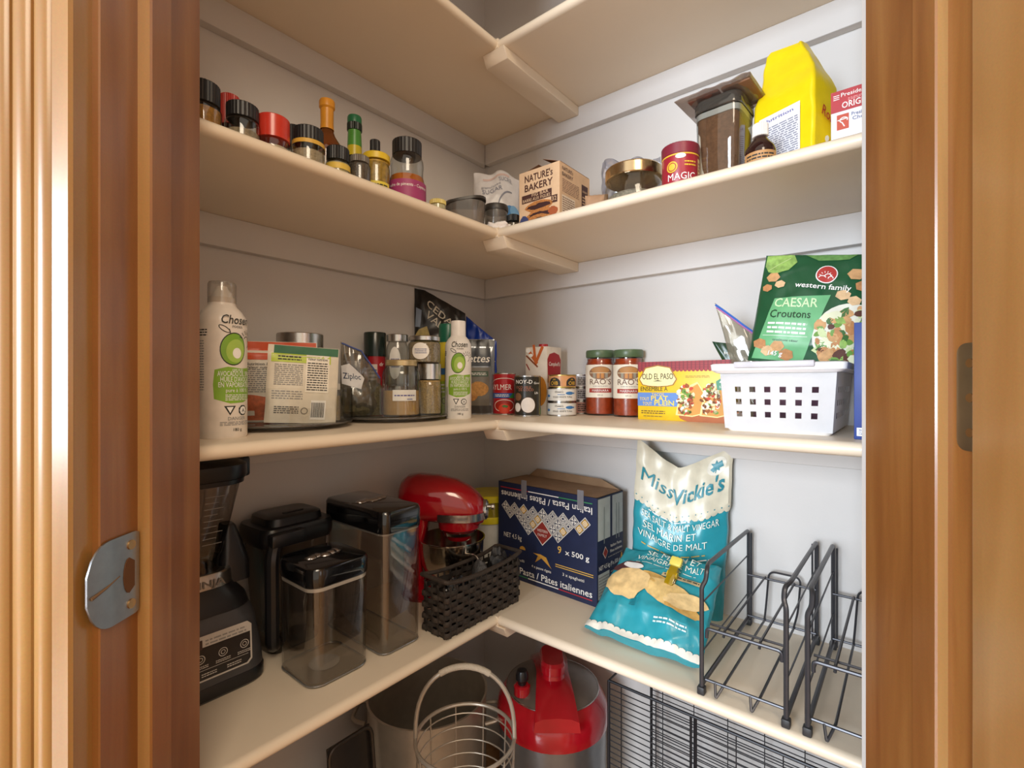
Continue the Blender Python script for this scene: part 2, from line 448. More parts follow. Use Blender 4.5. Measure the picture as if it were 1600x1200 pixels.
# dark latch hole with flat inner side, two brass screws
hole = [(.4375, zc-.013), (.4375, zc+.013)]
hp = [(.4365, zc+.011), (.4365, zc-.011)]
for i in range(9):
    a = -pi/2-pi*i/8; hp.append((.4305+.006*math.cos(a), zc+.0155*math.sin(a)))
hb = prism(hp, 0, .0009); xf(hb, Matrix(((0, 0, 1, -.3371), (1, 0, 0, 0), (0, 1, 0, 0), (0, 0, 0, 1))))
obj('latch_hole', hb, M('#5d3a1c', .8), sp, label='wood-lined latch hole')
for dz in (.026, -.026):
    s_ = obj('screw', xdisc(.0042, -.3372, -.3358, .433, zc+dz), brass, sp, label='brass screw')
# wear mark scored across the lip
ob_ = tube([plate_pt(.048, zc-.006)+Vector((.0019, 0, 0)), plate_pt(.036, zc-.002)+Vector((.0019, 0, 0)), plate_pt(.022, zc+.003)+Vector((.0018, 0, 0))], [.0016, .0010, .0004], 6)
obj('scratch', ob_, M('#6b5138', .6), sp, label='dark scratch mark')
# open door on the right with its hinge
dr = struct(thing('door_1', 'open wooden pantry door', 'door', (0, 0, 0)))
del dr['category']; del dr['label']
obj('door_slab', box(.384, .4185, -.30, .409, FLOOR+.012, .985, .0012), wood_d, dr)
hg = prism([(.4095, -.058), (.4255, -.058)]+[(.4255+.009*math.sin(pi/2*i/5), -.049-.009*math.cos(pi/2*i/5)) for i in range(6)]+
           [(.4255+.009*math.cos(pi/2*i/5), .0266+.009*math.sin(pi/2*i/5)) for i in range(6)]+[(.4095, .0356)], 0, .0016)
xf(hg, Matrix(((0, 0, -1, .3962), (1, 0, 0, 0), (0, 1, 0, 0), (0, 0, 0, 1))))
hn = obj('hinge', hg, M('#b3a78f', .35, 1.0), dr, label='brushed metal hinge leaf with round corners')
for dz in (.018, -.012, -.042):
    obj('screw', xdisc(.0038, .3938, .3948, .4215, dz), brass, hn)
# ================================================================ CORNER SHELVES
def board(name, par, z0, z1, along, n0, n1f, SD, square_to=None):
    """board running along u or v with a half-round nose on its front edge; n1f(depth) = far end"""
    r = (z1-z0)/2; t = z1-z0
    def sec(nose):
        s = [(0.0005, z0), (SD-(r if nose else 0), z0)]
        if nose:
            for i in range(1, 8):
                a = -pi/2+pi*i/8; s.append((SD-r+r*math.cos(a), z0+r+r*math.sin(a)))
        else:
            for i in range(1, 8): s.append((SD-.0002, z0+t*i/8))
        s += [(SD-(r if nose else 0), z1), (0.0005, z1)]; return s
    b = bmesh.new(); st = []
    if square_to is not None: st += [(n0, False), (square_to-.0003, False), (square_to, True)]
    else: st += [(n0, True)]
    st.append((None, True)); rings = []
    for a, nose in st:
        ring = []
        for d, z in sec(nose):
            q = a if a is not None else n1f(d)
            p = W(d, q) if along == 'v' else W(q, d)
            ring.append(b.verts.new((p[0], p[1], z)))
        rings.append(ring)
    k = len(rings[0])
    for x, y in zip(rings, rings[1:]):
        for i in range(k): b.faces.new((x[i], x[(i+1) % k], y[(i+1) % k], y[i]))
    b.faces.new(rings[0]); b.faces.new(rings[-1][::-1])
    return obj(name, b, shelfm, par)
def corner_shelf(ztop, label):
    z1 = ztop; z0 = ztop-.019
    t = thing('corner_shelf', label, 'shelf', (0, 0, 0))
    board('shelf_board', t, z0, z1, 'v', .0005, vend, .309, square_to=.299)
    board('shelf_board', t, z0, z1, 'u', .309, uend, .299)
    # support arm from the inner corner back to the right wall, end cut at a slant
    b = nb(); u0, u1 = SD-.0375, SD+.0195; zz = z0-.0003; h = .0215
    vs = []
    for (vv, dz) in ((SD-.006, 0), (SD-.018, -h), (.0195, -h), (.0195, 0)):
        for uu in (u0, u1):
            p = W(uu, vv); vs.append(b.verts.new((p[0], p[1], zz+dz)))
    for q in ((0, 1, 3, 2), (2, 3, 5, 4), (4, 5, 7, 6), (6, 7, 1, 0), (0, 2, 4, 6), (1, 7, 5, 3)): b.faces.new([vs[i] for i in q])
    bmesh.ops.bevel(b, geom=b.edges[:], offset=.0012, segments=1, affect='EDGES')
    obj('support_arm', b, shelfm, t)
    ct = .019; zc0, zc1 = z0-.0545, z0-.0003
    obj('cleat', prism(uv_poly([(.0003, .0003), (.0003, vend(0)-.01), (ct, vend(ct)-.01), (ct, ct)]), zc0, zc1, bev=.0008), wallm, t)
    obj('cleat', prism(uv_poly([(ct+.0003, .0003), (uend(0)-.01, .0003), (uend(ct)-.01, ct), (ct+.0003, ct)]), zc0, zc1, bev=.0008), wallm, t)
    return t
corner_shelf(ZT, 'topmost cream corner shelf, empty underside seen from below')
corner_shelf(ZU, 'cream corner shelf carrying the spice jars and the yellow bag')
corner_shelf(ZM, 'cream corner shelf carrying sauce jars, cans and white oil bottles')
corner_shelf(ZL, 'cream corner shelf carrying the blender, pasta box and wire racks')
# ================================================================ ITEMS ON THE UPPER SHELF
def c2(p, z): return (p[0], p[1], z)
clear = GL('#eef1f0', .5); clear_w = GL('#e9dfcf', .45); smoke = GL('#a9a49e', .5)
def ridged(r, z0, z1, n=30, amp=.0007, bev=.0012):
    """a screw cap with vertical grip ridges"""
    b = bmesh.new(); rings = []; seg = n*2
    for q, z in ((-bev, z0), (0, z0+bev*.5), (0, z1-bev), (-bev, z1)):
        rings.append([b.verts.new(((r+q-(amp if i % 2 else 0))*math.cos(2*pi*i/seg), (r+q-(amp if i % 2 else 0))*math.sin(2*pi*i/seg), z)) for i in range(seg)])
    for a, c in zip(rings, rings[1:]):
        for i in range(seg): b.faces.new((a[i], a[(i+1) % seg], c[(i+1) % seg], c[i]))
    b.faces.new(rings[0][::-1]); b.faces.new(rings[-1]); return b
def jar(name, label, p, z, r, h, capc, cont, caph=.28, capr=.92, band=None, glass=None, lev=.8, neck=.0, shape=None, group=None, cat='jar', ridges=True, rz=0, crough=.4, capm=None):
    t = thing(name, label, cat, c2(p, z), face(p)+rz, group)
    hc = h*caph; hb = h-hc
    sh = shape or [(0, 0), (.9, 0), (1, .04), (1, .80), (.96, .88), (.82, .96), (.80, 1.0), (0, 1.0)]
    obj('glass_body', lathe([(a*r, b*hb) for a, b in sh], 32), glass or clear, t)
    if cont:
        pr = [(a*r*.94, max(.002, b*hb)) for a, b in sh if b <= lev and a > 0]
        last = pr[-1][0]
        obj('contents', lathe([(0, .002)]+pr+[(last, lev*hb), (0, lev*hb+.001)], 28), cont, t)
    rc = r*capr
    b = ridged(rc, hb-.001, h) if ridges else lathe([(0, hb-.001), (rc, hb-.001), (rc, h-.0015), (rc-.0015, h), (0, h)], 32)
    obj('cap', b, capm or M(capc, crough), t)
    if band:
        c, y0, y1, arc = band
        P = Print(cyl(r), .006); P.rect(-r*arc, hb*y0, r*arc, hb*y1, M(c, .5)); P.build(t, 'label_band')
    return t
def w2r(w, p): return w/2/F*p[1]
G_SP = 'spice jars along the left upper shelf'
def spice(px, w, yt, u, label, capc, cont, **k):
    p = onU(px, u); r = w2r(w, p); h = zat(yt, p[1])-ZU
    return jar('spice_jar', label, p, ZU, r, h, capc, cont, group=G_SP, **k)
spice(318, 50, 133, .262, 'black-capped spice jar with golden spice, nearest the left door jamb', '#1c1b1d', M('#b07d31', .9, var=.3, scale=300), caph=.42)
spice(359, 30, 151, .175, 'small red-capped dark red spice jar behind the two black-capped jars', '#b3352c', M('#5a1f1c', .8), caph=.4, glass=GL('#b06058', .4))
spice(379, 50, 167, .262, 'black-capped clear spice jar between two red-capped jars', '#1c1b1d', M('#9a8a72', .9, var=.3, scale=300), caph=.34, lev=.5)
spice(427, 48, 187, .262, 'spice jar with a tall glossy red cap', '#c5392b', M('#cbb9a0', .9), caph=.55, capr=1.0, crough=.2, ridges=False, lev=.5)
spice(459, 28, 199, .20, 'dark spice jar with black cap behind the tall red cap', '#222224', M('#4a3a2c', .9), caph=.35, band=('#3b3a3c', .1, .7, 1.5))
spice(482, 48, 204, .265, 'black-capped spice jar with a narrow gold band', '#1b1b1d', M('#a9987c', .9, var=.3, scale=300), caph=.33, band=('#d3a944', .80, .95, 3.1), lev=.6)
spice(528, 37, 233, .268, 'short black-capped jar with yellow band beside amber bottle', '#1b1b1d', M('#b8a878', .9), caph=.42, band=('#d9b84a', .4, .72, 3.1))
# amber vinegar bottle
p = onU(511, .115); r = w2r(47, p); h = zat(158, p[1])-ZU
t = thing('amber_bottle', 'tall amber glass bottle with orange sealed neck', 'bottle', c2(p, ZU), face(p))
obj('glass_body', lathe([(0, 0), (r*.95, 0), (r, h*.03), (r, h*.52), (r*.93, h*.60), (r*.55, h*.68), (r*.40, h*.73), (r*.38, h*.86), (0, h*.86)], 32), GL('#b5773a', .5, dens=.45, dcol='#8a4a17'), t)
obj('neck_seal', lathe([(r*.44, h*.74), (r*.41, h*.80), (r*.42, h*.92), (r*.50, h*.935), (r*.50, h*.985), (r*.46, h), (0, h)], 28), M('#d8942c', .35), t, label='orange neck seal')
P = Print(cyl(r), .006); P.rect(-r*1.2, h*.14, r*1.2, h*.46, M('#e9e1d6', .5)); P.rows(-r*.8, h*.2, r*.8, h*.33, 4, INK); P.build(t)
# green and yellow necked bottle
p = onU(554, .115); r = w2r(36, p); h = zat(183, p[1])-ZU
t = thing('green_bottle', 'dark glass bottle with green and yellow foil neck', 'bottle', c2(p, ZU), face(p))
obj('glass_body', lathe([(0, 0), (r*.95, 0), (r, h*.03), (r, h*.42), (r*.9, h*.5), (r*.62, h*.62), (r*.58, h*.7), (0, h*.7)], 28), M('#20261a', .12), t)
obj('yellow_foil', lathe([(r*.66, h*.52), (r*.63, h*.62), (r*.60, h*.72), (r*.59, h*.735)], 28), M('#c9b52c', .3), t)
obj('green_foil', lathe([(r*.61, h*.71), (r*.56, h*.84), (r*.55, h*.86)], 28), M('#4c8f3a', .3), t)
obj('cap', lathe([(0, h*.93), (r*.60, h*.93), (r*.60, h*.985), (r*.55, h), (0, h)], 28), M('#1f6a44', .35), t)
obj('cap_ring', ridged(r*.63, h*.86, h*.935, 24), M('#16241c', .35), t, label='black ribbed cap ring')
spice(562, 34, 246, .272, 'low clear grinder jar with grey peppercorns', '#6c665e', M('#5c5044', .9, var=.5, scale=500), caph=.22, capr=.86, lev=.9)
# slim dark bottle
p = onU(586, .115); r = w2r(26, p); h = zat(220, p[1])-ZU
t = thing('extract_bottle', 'slim dark brown bottle with black cap behind yellow-lidded jar', 'bottle', c2(p, ZU), face(p))
obj('glass_body', lathe([(0, 0), (r, 0), (r, h*.55), (r*.5, h*.68), (r*.5, h*.84), (0, h*.84)], 24), M('#2c1a12', .12), t)
obj('cap', ridged(r*.6, h*.83, h, 20), M('#19181a', .4), t)
# yellow lidded jar
p = onU(588, .235); r = w2r(42, p); h = zat(244, p[1])-ZU
t = jar('condiment_jar', 'squat glass jar with yellow lid and yellow relish', p, ZU, r, h, '#e0c02e', M('#b08a2a', .5, var=.35, scale=150), caph=.13, capr=1.0, lev=.95, ridges=False, group=G_SP)
P = Print(cyl(r), .006); P.rect(-r*1.1, h*.08, r*1.1, h*.36, M('#e8d24a', .5)); P.rows(-r*.9, h*.14, r*.9, h*.32, 3, INK); P.build(t)
# waisted spice shaker, orange powder and magenta label
p = onU(636, .245); r = w2r(58, p); h = zat(223, p[1])-ZU
t = jar('spice_shaker', 'waisted clear shaker half full of orange powder with magenta label', p, ZU, r, h, '#1f1d1e', M('#c8701e', .9, var=.15), caph=.21, capr=.78, lev=.58, group=G_SP,
        shape=[(0, 0), (.95, 0), (1, .04), (1, .36), (.99, .42), (.93, .50), (.86, .60), (.85, .70), (.88, .80), (.87, .88), (.80, .96), (.74, 1.0), (0, 1.0)])
P = Print(cyl(r*1.005), .006); P.rect(-r*1.5, .003, r*1.5, h*.36, M('#a03a6e', .5)); P.text('poudre de piments - Cayenne', 0, h*.26, h*.045, WHITE, w=r*2.4, layer=2); P.build(t)
# flat yellow lidded pot
spice(684, 26, 314, .285, 'very low jar with pale yellow lid near oval tub', '#d8c878', M('#cfc49a', .8), caph=.4, capr=1.0)
# oval tub with a sloping dark lid
p = atY(727, .99); r = w2r(64, p)
t = thing('storage_tub', 'grey translucent oval tub with sloping dark lid', 'container', c2(p, ZU), face(p))
h = zat(311, p[1])-ZU; frost = GL('#bdb6ae', .4, .15, .35, '#9c9894'); tubc = M('#d8d0c4', .8)
obj('tub_body', loft([(0, r*1.7, r*1.3, r*.55), (.003, r*1.8, r*1.4, r*.6), (h*.82, r*1.96, r*1.56, r*.7)]), frost, t)
obj('contents', loft([(.003, r*1.7, r*1.3, r*.6), (h*.5, r*1.78, r*1.38, r*.6)]), tubc, t)
b = loft([(h*.80, r*2.02, r*1.62, r*.72), (h*.88, r*2.02, r*1.62, r*.72), (h*.90, r*1.9, r*1.5, r*.7)])
for v_ in b.verts: v_.co.z += h*.13*v_.co.x/r
obj('lid', b, M('#3a3734', .4), t, label='dark sloping lid')
p = atY(775, 1.035); r = w2r(38, p); h = zat(323, p[1])-ZU
t = thing('storage_tub', 'small round grey tub with dark lid at the inner shelf corner', 'container', c2(p, ZU), face(p))
obj('tub_body', lathe([(0, 0), (r*.85, 0), (r*.88, .003), (r*.96, h*.85), (0, h*.85)], 28), frost, t)
obj('contents', lathe([(0, .002), (r*.82, .003), (r*.86, h*.5), (0, h*.5)], 24), tubc, t)
obj('lid', lathe([(0, h*.80), (r*1.0, h*.80), (r*1.02, h*.84), (r*1.02, h*.93), (r*.97, h), (r*.8, h), (r*.78, h*.97), (0, h*.97)], 28), M('#3a3734', .4), t)
p = atY(802, 1.03); r = w2r(20, p); h = zat(337, p[1])-ZU
t = jar('spice_jar', 'tiny jar with black lid beside the snack bar box', p, ZU, r, h, '#232323', M('#7c6a54', .8), caph=.3, capr=1.0, group=G_SP)
# crumpled white wrapper on the shelf's inner corner
b = nb(); bmesh.ops.create_icosphere(b, subdivisions=3, radius=1)
for v_ in b.verts:
    n = noise.noise(v_.co*2.3+Vector((3, 1, 7))); d = 1+.55*n
    v_.co = Vector((v_.co.x*.024*d, v_.co.y*.010*d, max(0, (v_.co.z+.6)*.0085*d*1.15)))
p = W(.296, .283)
t = thing('paper_wrapper', 'crumpled white paper wrapper at the inner corner of the shelf', 'wrapper', c2(p, ZU), 0)
obj('paper', b, M('#e8e2de', .6), t, sharp=.2)
# sugar bag
p = atY(776, 1.205)
BG = Bag(.112, .213, .055, 3, prof=lambda t: (min(1, (1-t)*3.2)**.5)*(.75+.25*min(1, t*8)), wr=.004, top=lambda x: -.015*abs(x)+.006*math.sin(5*x), nx=34, nz=40)
t = thing('sugar_bag', 'white plastic bag of sugar with pale blue swoosh', 'bag', c2(p, ZU), face(p)+.1)
obj('bag_film', BG.bm(), M('#dfdfe3', .3), t)
P = Print(BG.fn, .006); g = M('#8b8fa0', .5); bl = M('#4f8fcf', .4)
P.text('SUCRE', .020, .182, .010, g, w=.032, rot=.15, bold=0); P.text('granulated', -.016, .168, .006, g, w=.046, rot=.12, bold=0)
P.text('SUGAR', -.012, .154, .011, g, w=.048, rot=.12); P.line(-.035, .190, .03, .200, .006, M('#d8c0bc', .5), 1)
P.ring(.040, .105, .042, .056, .0035, g, 2, a0=1.7, a1=3.0); P.ell(.036, .104, .022, .020, bl, 2, rot=.4); P.ell(.042, .112, .012, .016, M('#7fb7e6', .4), 3)
P.build(t)
# box helper -----------------------------------------------------------------------
def carton(name, label, cat, u0, u1, v0, v1, z0, h, mat, ang=0.0, bev=.0008, group=None):
    """box aligned with the right wall; u0..u1 wide, front face at v1. Local frame: x = u, -y = toward the front"""
    p = W((u0+u1)/2, (v0+v1)/2); w = u1-u0; d = v1-v0
    t = thing(name, label, cat, c2(p, z0), AR+ang, group)
    if mat: obj('carton', box(-w/2, w/2, -d/2, d/2, 0, h, bev), mat, t)
    return t, w, d
# snack bar box, open top
tan = M('#dbb994', .6); brn = M('#4a2a22', .55)
t, w, d = carton('snack_bar_box', 'tan open snack bar box printed with fig bars', 'box', .334, .431, .150, .262, ZU, .1105, None)
h = .1105; th = .0008
obj('carton', loft([(0, w, d, .0006), (h, w, d, .0006), (h, w-2*th, d-2*th, .0004), (.001, w-2*th, d-2*th, .0004)], n=1), tan, t)
def flap(pts, mat, par, nm='flap'):
    b = nb(); v = [b.verts.new(q) for q in pts]; b.faces.new(v); f = bmesh.ops.extrude_face_region(b, geom=b.faces[:])
    for e in f['geom']:
        if isinstance(e, bmesh.types.BMVert): e.co += Vector((.0004, .0004, .0007))
    return obj(nm, b, mat, par)
kraft = M('#8a6144', .8)
flap([(-w/2, -d/2+.006, h), (-w/2, d/2-.006, h), (-w/2+.026, d/2-.012, h+.026), (-w/2+.026, -d/2+.03, h+.022)], kraft, t)
flap([(w/2, -d/2+.004, h), (w/2, d/2-.004, h), (w/2-.034, d/2-.012, h+.020), (w/2-.046, -d/2+.010, h+.019)], kraft, t)
P = Print(flat(d/2), .02)
P.text("NATURE's", 0, h*.80, .0135, brn, w=.067, bold=.03); P.text('BAKERY', 0, h*.635, .0135, brn, w=.067, bold=.03)
P.rect(-.041, h*.43, .031, h*.575, brn, 1); P.text('FIG BAR', .004, h*.515, .006, tan, w=.04); P.text('BARRE AUX FIGUES', -.005, h*.445, .006, tan, w=.066)
P.rect(.030, h*.31, .044, h*.44, brn, 1); P.text('32', .037, h*.345, .008, tan)
for i, (cx, cy) in enumerate(((0, .028), (.004, .012), (-.002, .001))):
    P.ell(cx, h*.02+cy+.006, .032, .0105, M('#b5763c', .7, var=.3, scale=400), 1+i*.7, jag=.08, seed=i); P.ell(cx, h*.02+cy+.005, .026, .0055, M('#3c1c18', .6), 1.3+i*.7, jag=.25, seed=i+5)
P.ell(-.035, .012, .010, .011, M('#3b4470', .6), 4, jag=.15); P.ell(.034, .02, .010, .008, M('#a5542c', .7), 2.6, jag=.2)
P.build(t)
P = Print(flat_right(w/2), .02)
P.text("NATURE's", -d/2+.028, h*.88, .007, brn, w=.038); P.text('BAKERY', -d/2+.028, h*.78, .007, brn, w=.038); P.rows(-d/2+.01, h*.5, -d/2+.07, h*.74, 8, M('#8a6a58', .6), 1)
P.rect(d/2-.032, h*.3, d/2-.008, h*.82, brn); P.text('BAKERY', d/2-.02, h*.68, .004, tan, w=.018); P.rows(d/2-.029, h*.4, d/2-.011, h*.62, 4, tan, 2)
P.rect(-d/2+.008, h*.05, -d/2+.055, h*.45, M('#e8d8c2', .6)); P.rows(-d/2+.010, h*.08, -d/2+.053, h*.43, 9, M('#8a6a58', .6), 2)
P.build(t)
# brown paper packet
p = onV(932, .235)
BG = Bag(.042, .038, .022, 11, wr=.003, nx=20, nz=20)
t = thing('paper_packet', 'small brown paper packet beside the snack bar box', 'packet', c2(p, ZU), face(p))
obj('packet_film', BG.bm(), M('#a98566', .7), t)
# clear bag behind the glass jar
p = onV(985, .075)
BG = Bag(.125, zat(250, p[1])-ZU, .05, 14, wr=.009, wf=26, top=lambda x: .006*math.sin(7*x)-.01*x, nx=40, nz=40)
t = thing('clear_bag', 'crumpled clear plastic bag behind the gold-lidded jar', 'bag', c2(p, ZU), face(p)-.25)
obj('bag_film', BG.bm(), GL('#dcdce2', .7, .08, .22, '#c9c9d2'), t, sharp=.35)
# gold lidded glass jar
p = onV(990, .205); r = w2r(92, p); h = zat(267, p[1])-ZU
t = thing('glass_jar', 'wide glass jar with shiny gold lid', 'jar', c2(p, ZU), face(p))
obj('glass_body', lathe([(0, 0), (r*.9, 0), (r*.98, .004), (r, h*.3), (r*.95, h*.55), (r*.90, h*.66), (r*.88, h*.76), (0, h*.76)], 40), clear, t)
obj('contents', lathe([(0, .003), (r*.86, .004), (r*.9, h*.3), (r*.8, h*.36), (0, h*.4)], 28), M('#8f8573', .9, var=.4, scale=250), t)
obj('lid', lathe([(0, h*.73), (r*.93, h*.73), (r*.95, h*.75), (r*.95, h*.97), (r*.92, h), (0, h)], 40), M('#dcc49a', .2, 1.0), t, label='polished gold lid')
# baking powder tin
p = onV(1063, .235); r = w2r(57, p); h = zat(233, p[1])-ZU
t = thing('baking_powder_tin', 'red tin with maroon lid and white word MAGIC', 'can', c2(p, ZU), face(p)+.12)
red = M('#9c2432', .35)
obj('tin_body', lathe([(0, 0), (r*.95, 0), (r*.97, .002), (r*.97, h*.8), (0, h*.8)], 32), red, t)
obj('lid', ridged(r, h*.76, h, 36, .0005), M('#7c2434', .4), t)
P = Print(cyl(r*.97), .006); ylw = M('#e3b63a', .4)
P.rect(-r*3, h*.725, r*3, h*.755, ylw); P.ell(-r*.55, h*.48, .009, .009, ylw, 2); P.ring(-r*.55, h*.48, .0068, .0068, .0012, red, 3)
P.text('MAGIC', -r*.05, h*.19, .011, WHITE, w=r*1.45, layer=2, bold=.02); P.ell(-r*.1, h*.69, .008, .004, WHITE, 2)
P.rows(r*.1, h*.46, r*.75, h*.6, 2, ylw); P.rect(r*.95, h*.1, r*1.6, h*.66, M('#e6cf94', .5)); P.rows(r*1.0, h*.15, r*1.5, h*.6, 6, red, 2); P.build(t)
# square canister with brown sugar, lid, seal
p = onV(1132, .185); Y = p[1]; h = zat(166, Y)-ZU
t = thing('food_canister', 'clear square canister of brown powder with grey lid', 'container', c2(p, ZU), AR-.06)
w = .072; d = .082
obj('clear_body', loft([(0, w*.86, d*.86, .012), (.003, w*.9, d*.9, .014), (h*.88, w, d, .016)]), clear, t)
b = loft([(.004, w*.84, d*.84, .012), (h*.35, w*.9, d*.9, .014), (h*.74, w*.93, d*.93, .014)])
for v_ in b.verts:
    if v_.co.z > h*.6: v_.co.z += -.35*h*(v_.co.y/d+.1)*.5
obj('contents', b, M('#6b4a32', .95, var=.2, scale=200), t, label='brown powder')
P = Print(flat(d*.43), .02); P.poly([(-w*.40, h*.12), (w*.22, h*.12), (-w*.06, h*.34), (-w*.40, h*.66)], M('#cdbfae', .8), 1); P.build(t, 'paper_scoop', label='pale paper slip inside')
obj('seal', loft([(h*.80, w*.985, d*.985, .016), (h*.86, w*.995, d*.995, .016)]), GL('#d8d4cc', .4, .2, .6, '#cfccc4'), t)
obj('lid', loft([(h*.87, w*1.02, d*1.02, .017), (h*.88, w*1.05, d*1.05, .018), (h*.97, w*1.05, d*1.05, .018), (h, w*.98, d*.98, .016)]), GL('#8a847c', .5, .1, .65, '#4c4843'), t)
# flat snack sleeve lying on the canister
BG = Bag(.118, .105, .012, 21, wr=.003, nx=30, nz=24)
t2 = thing('snack_sleeve', 'flat clear sleeve with brown wafers lying on the canister lid', 'packet', c2(p, ZU+h+.0022), AR-.06)
b = BG.bm(); xf(b, Matrix.Translation((-.004, -.052, 0)) @ Matrix.Rotation(-pi/2, 4, 'X'))
zmin = min(v_.co.z for v_ in b.verts)
for v_ in b.verts: v_.co.z -= zmin
obj('film', b, GL('#d9cfc8', .6, .08, .3, '#b9a9a0'), t2)
obj('wafer', box(-.046, .004, -.040, .040, .0034, .0088, .002), M('#7a4a3a', .7), t2)
obj('wafer', box(.008, .052, -.040, .040, .0034, .0088, .002), M('#8a6040', .7), t2)
# brown bottle with white cap
p = onV(1188, .245); r = w2r(46, p); h = zat(195, p[1])-ZU
t = thing('vanilla_bottle', 'small dark brown bottle with ribbed white cap', 'bottle', c2(p, ZU), face(p))
obj('glass_body', lathe([(0, 0), (r*.95, 0), (r, h*.04), (r, h*.38), (r*.93, h*.48), (r*.62, h*.62), (r*.42, h*.70), (r*.40, h*.76), (0, h*.76)], 32), M('#2a1512', .08, coat=.5), t)
obj('cap', ridged(r*.50, h*.73, h, 26), M('#e6e2dc', .4), t)
P = Print(cyl(r), .006); P.rect(-r*1.2, h*.06, r*1.2, h*.34, M('#b98a58', .5)); P.rows(-r*.9, h*.1, r*.9, h*.3, 3, INK); P.build(t)
# yellow flour bag
p = onV(1241, .150); Y = p[1]; H = zat(70, Y)-ZU
t = thing('flour_bag', 'tall glossy yellow paper bag folded at top', 'bag', c2(p, ZU), AR-.38)
yel = M('#f0d413', .28, var=.04, bump=.25, bscale=40)
b = nb(); rings = []; w = .098; d = .066
N_ = 40
for j in range(27):
    tt = j/26; z = tt*H
    k = max(0.0, (tt-.62)/.38)
    ww = w*(1-.42*k); dd = d*(1-.72*k**.8)
    ring = []
    for i, (x_, y_) in enumerate(rr(ww, dd, .006, 9)):
        n = noise.noise(Vector((x_*30, y_*30+3, z*26))); n2 = noise.noise(Vector((x_*80, z*60, y_*60+5)))
        q = .002+.008*k
        ring.append(b.verts.new((x_+n*q-.012*k*k, y_+n2*q*.7+.004*k, z+(.010*noise.noise(Vector((x_*45, 2, 2))) if j > 24 else 0)-.012*k*x_/w*2)))
    rings.append(ring)
for a, c in zip(rings, rings[1:]):
    m_ = len(a)
    for i in range(m_): b.faces.new((a[i], a[(i+1) % m_], c[(i+1) % m_], c[i]))
b.faces.new(rings[0][::-1]); b.faces.new(rings[-1])
obj('bag_paper', b, yel, t, sharp=.5)
P = Print(flat(d/2+.0022), .02); P.rect(-.036, .004, .030, H*.50, M('#e9e9f0', .45)); P.rows(-.033, .01, .027, H*.42, 24, M('#8a8ca0', .5), 2); P.text('Nutrition', -.005, H*.455, .005, M('#4a4a9a', .5), w=.05, layer=2); P.build(t, 'nutrition_label', label='white nutrition panel')
P = Print(flat_right(w/2+.0022), .02); rd = M('#b5352a', .5)
P.text('Robin', .003, H*.36, .016, rd, w=.045, rot=-.3, bold=.03); P.text('All-P', -.004, .016, .014, INK, w=.05); P.blobs(-.005, H*.15, .03, H*.45, 12, [rd, M('#8a6a3a', .6), WHITE], .003, .008, 2, 4); P.build(t, 'side_print')
# red and white burger box beside the right jamb
t, w, d = carton('meal_box', 'red and white carton beside the right door jamb, upper shelf', 'box', .858, .975, .150, .215, ZU, .098, M('#e9e6ea', .5))
h = .098; P = Print(flat(d/2), .03); rdd = M('#b32d35', .45); L0 = -w/2
P.rect(L0, h*.70, w/2, h, rdd); P.text("President's Choice", L0+.042, h*.90, .0055, WHITE, w=.060); P.text('ORIGINAL', L0+.034, h*.735, .0085, WHITE, w=.042, bold=.03); P.rows(L0+.02, h*.83, L0+.05, h*.87, 2, M('#e0a0a0', .5), 2)
P.rows(L0+.003, h*.87, L0+.010, h*.95, 3, WHITE, 2)
P.rect(L0+.007, h*.44, L0+.021, h*.655, M('#c0492e', .5)); P.ring(L0+.015, h*.57, .005, .004, .0012, WHITE, 3, a0=-.5, a1=4.2); P.line(L0+.008, h*.575, L0+.020, h*.585, .0013, WHITE, 3); P.line(L0+.013, h*.54, L0+.016, h*.475, .0013, WHITE, 3)
P.text("President's", L0+.037, h*.60, .0048, M('#6a7aa0', .5), w=.026); P.text('Choice', L0+.036, h*.535, .0048, M('#6a7aa0', .5), w=.022)
P.ell(L0+.056, h*.76, .021, .0062, M('#2f8f84', .45), 4, rot=.45); P.ell(L0+.062, h*.615, .019, .0062, M('#7fc0d4', .45), 4, rot=.55); P.ell(L0+.068, h*.60, .014, .0045, M('#3f8f8a', .45), 5, rot=.55)
P.build(t)
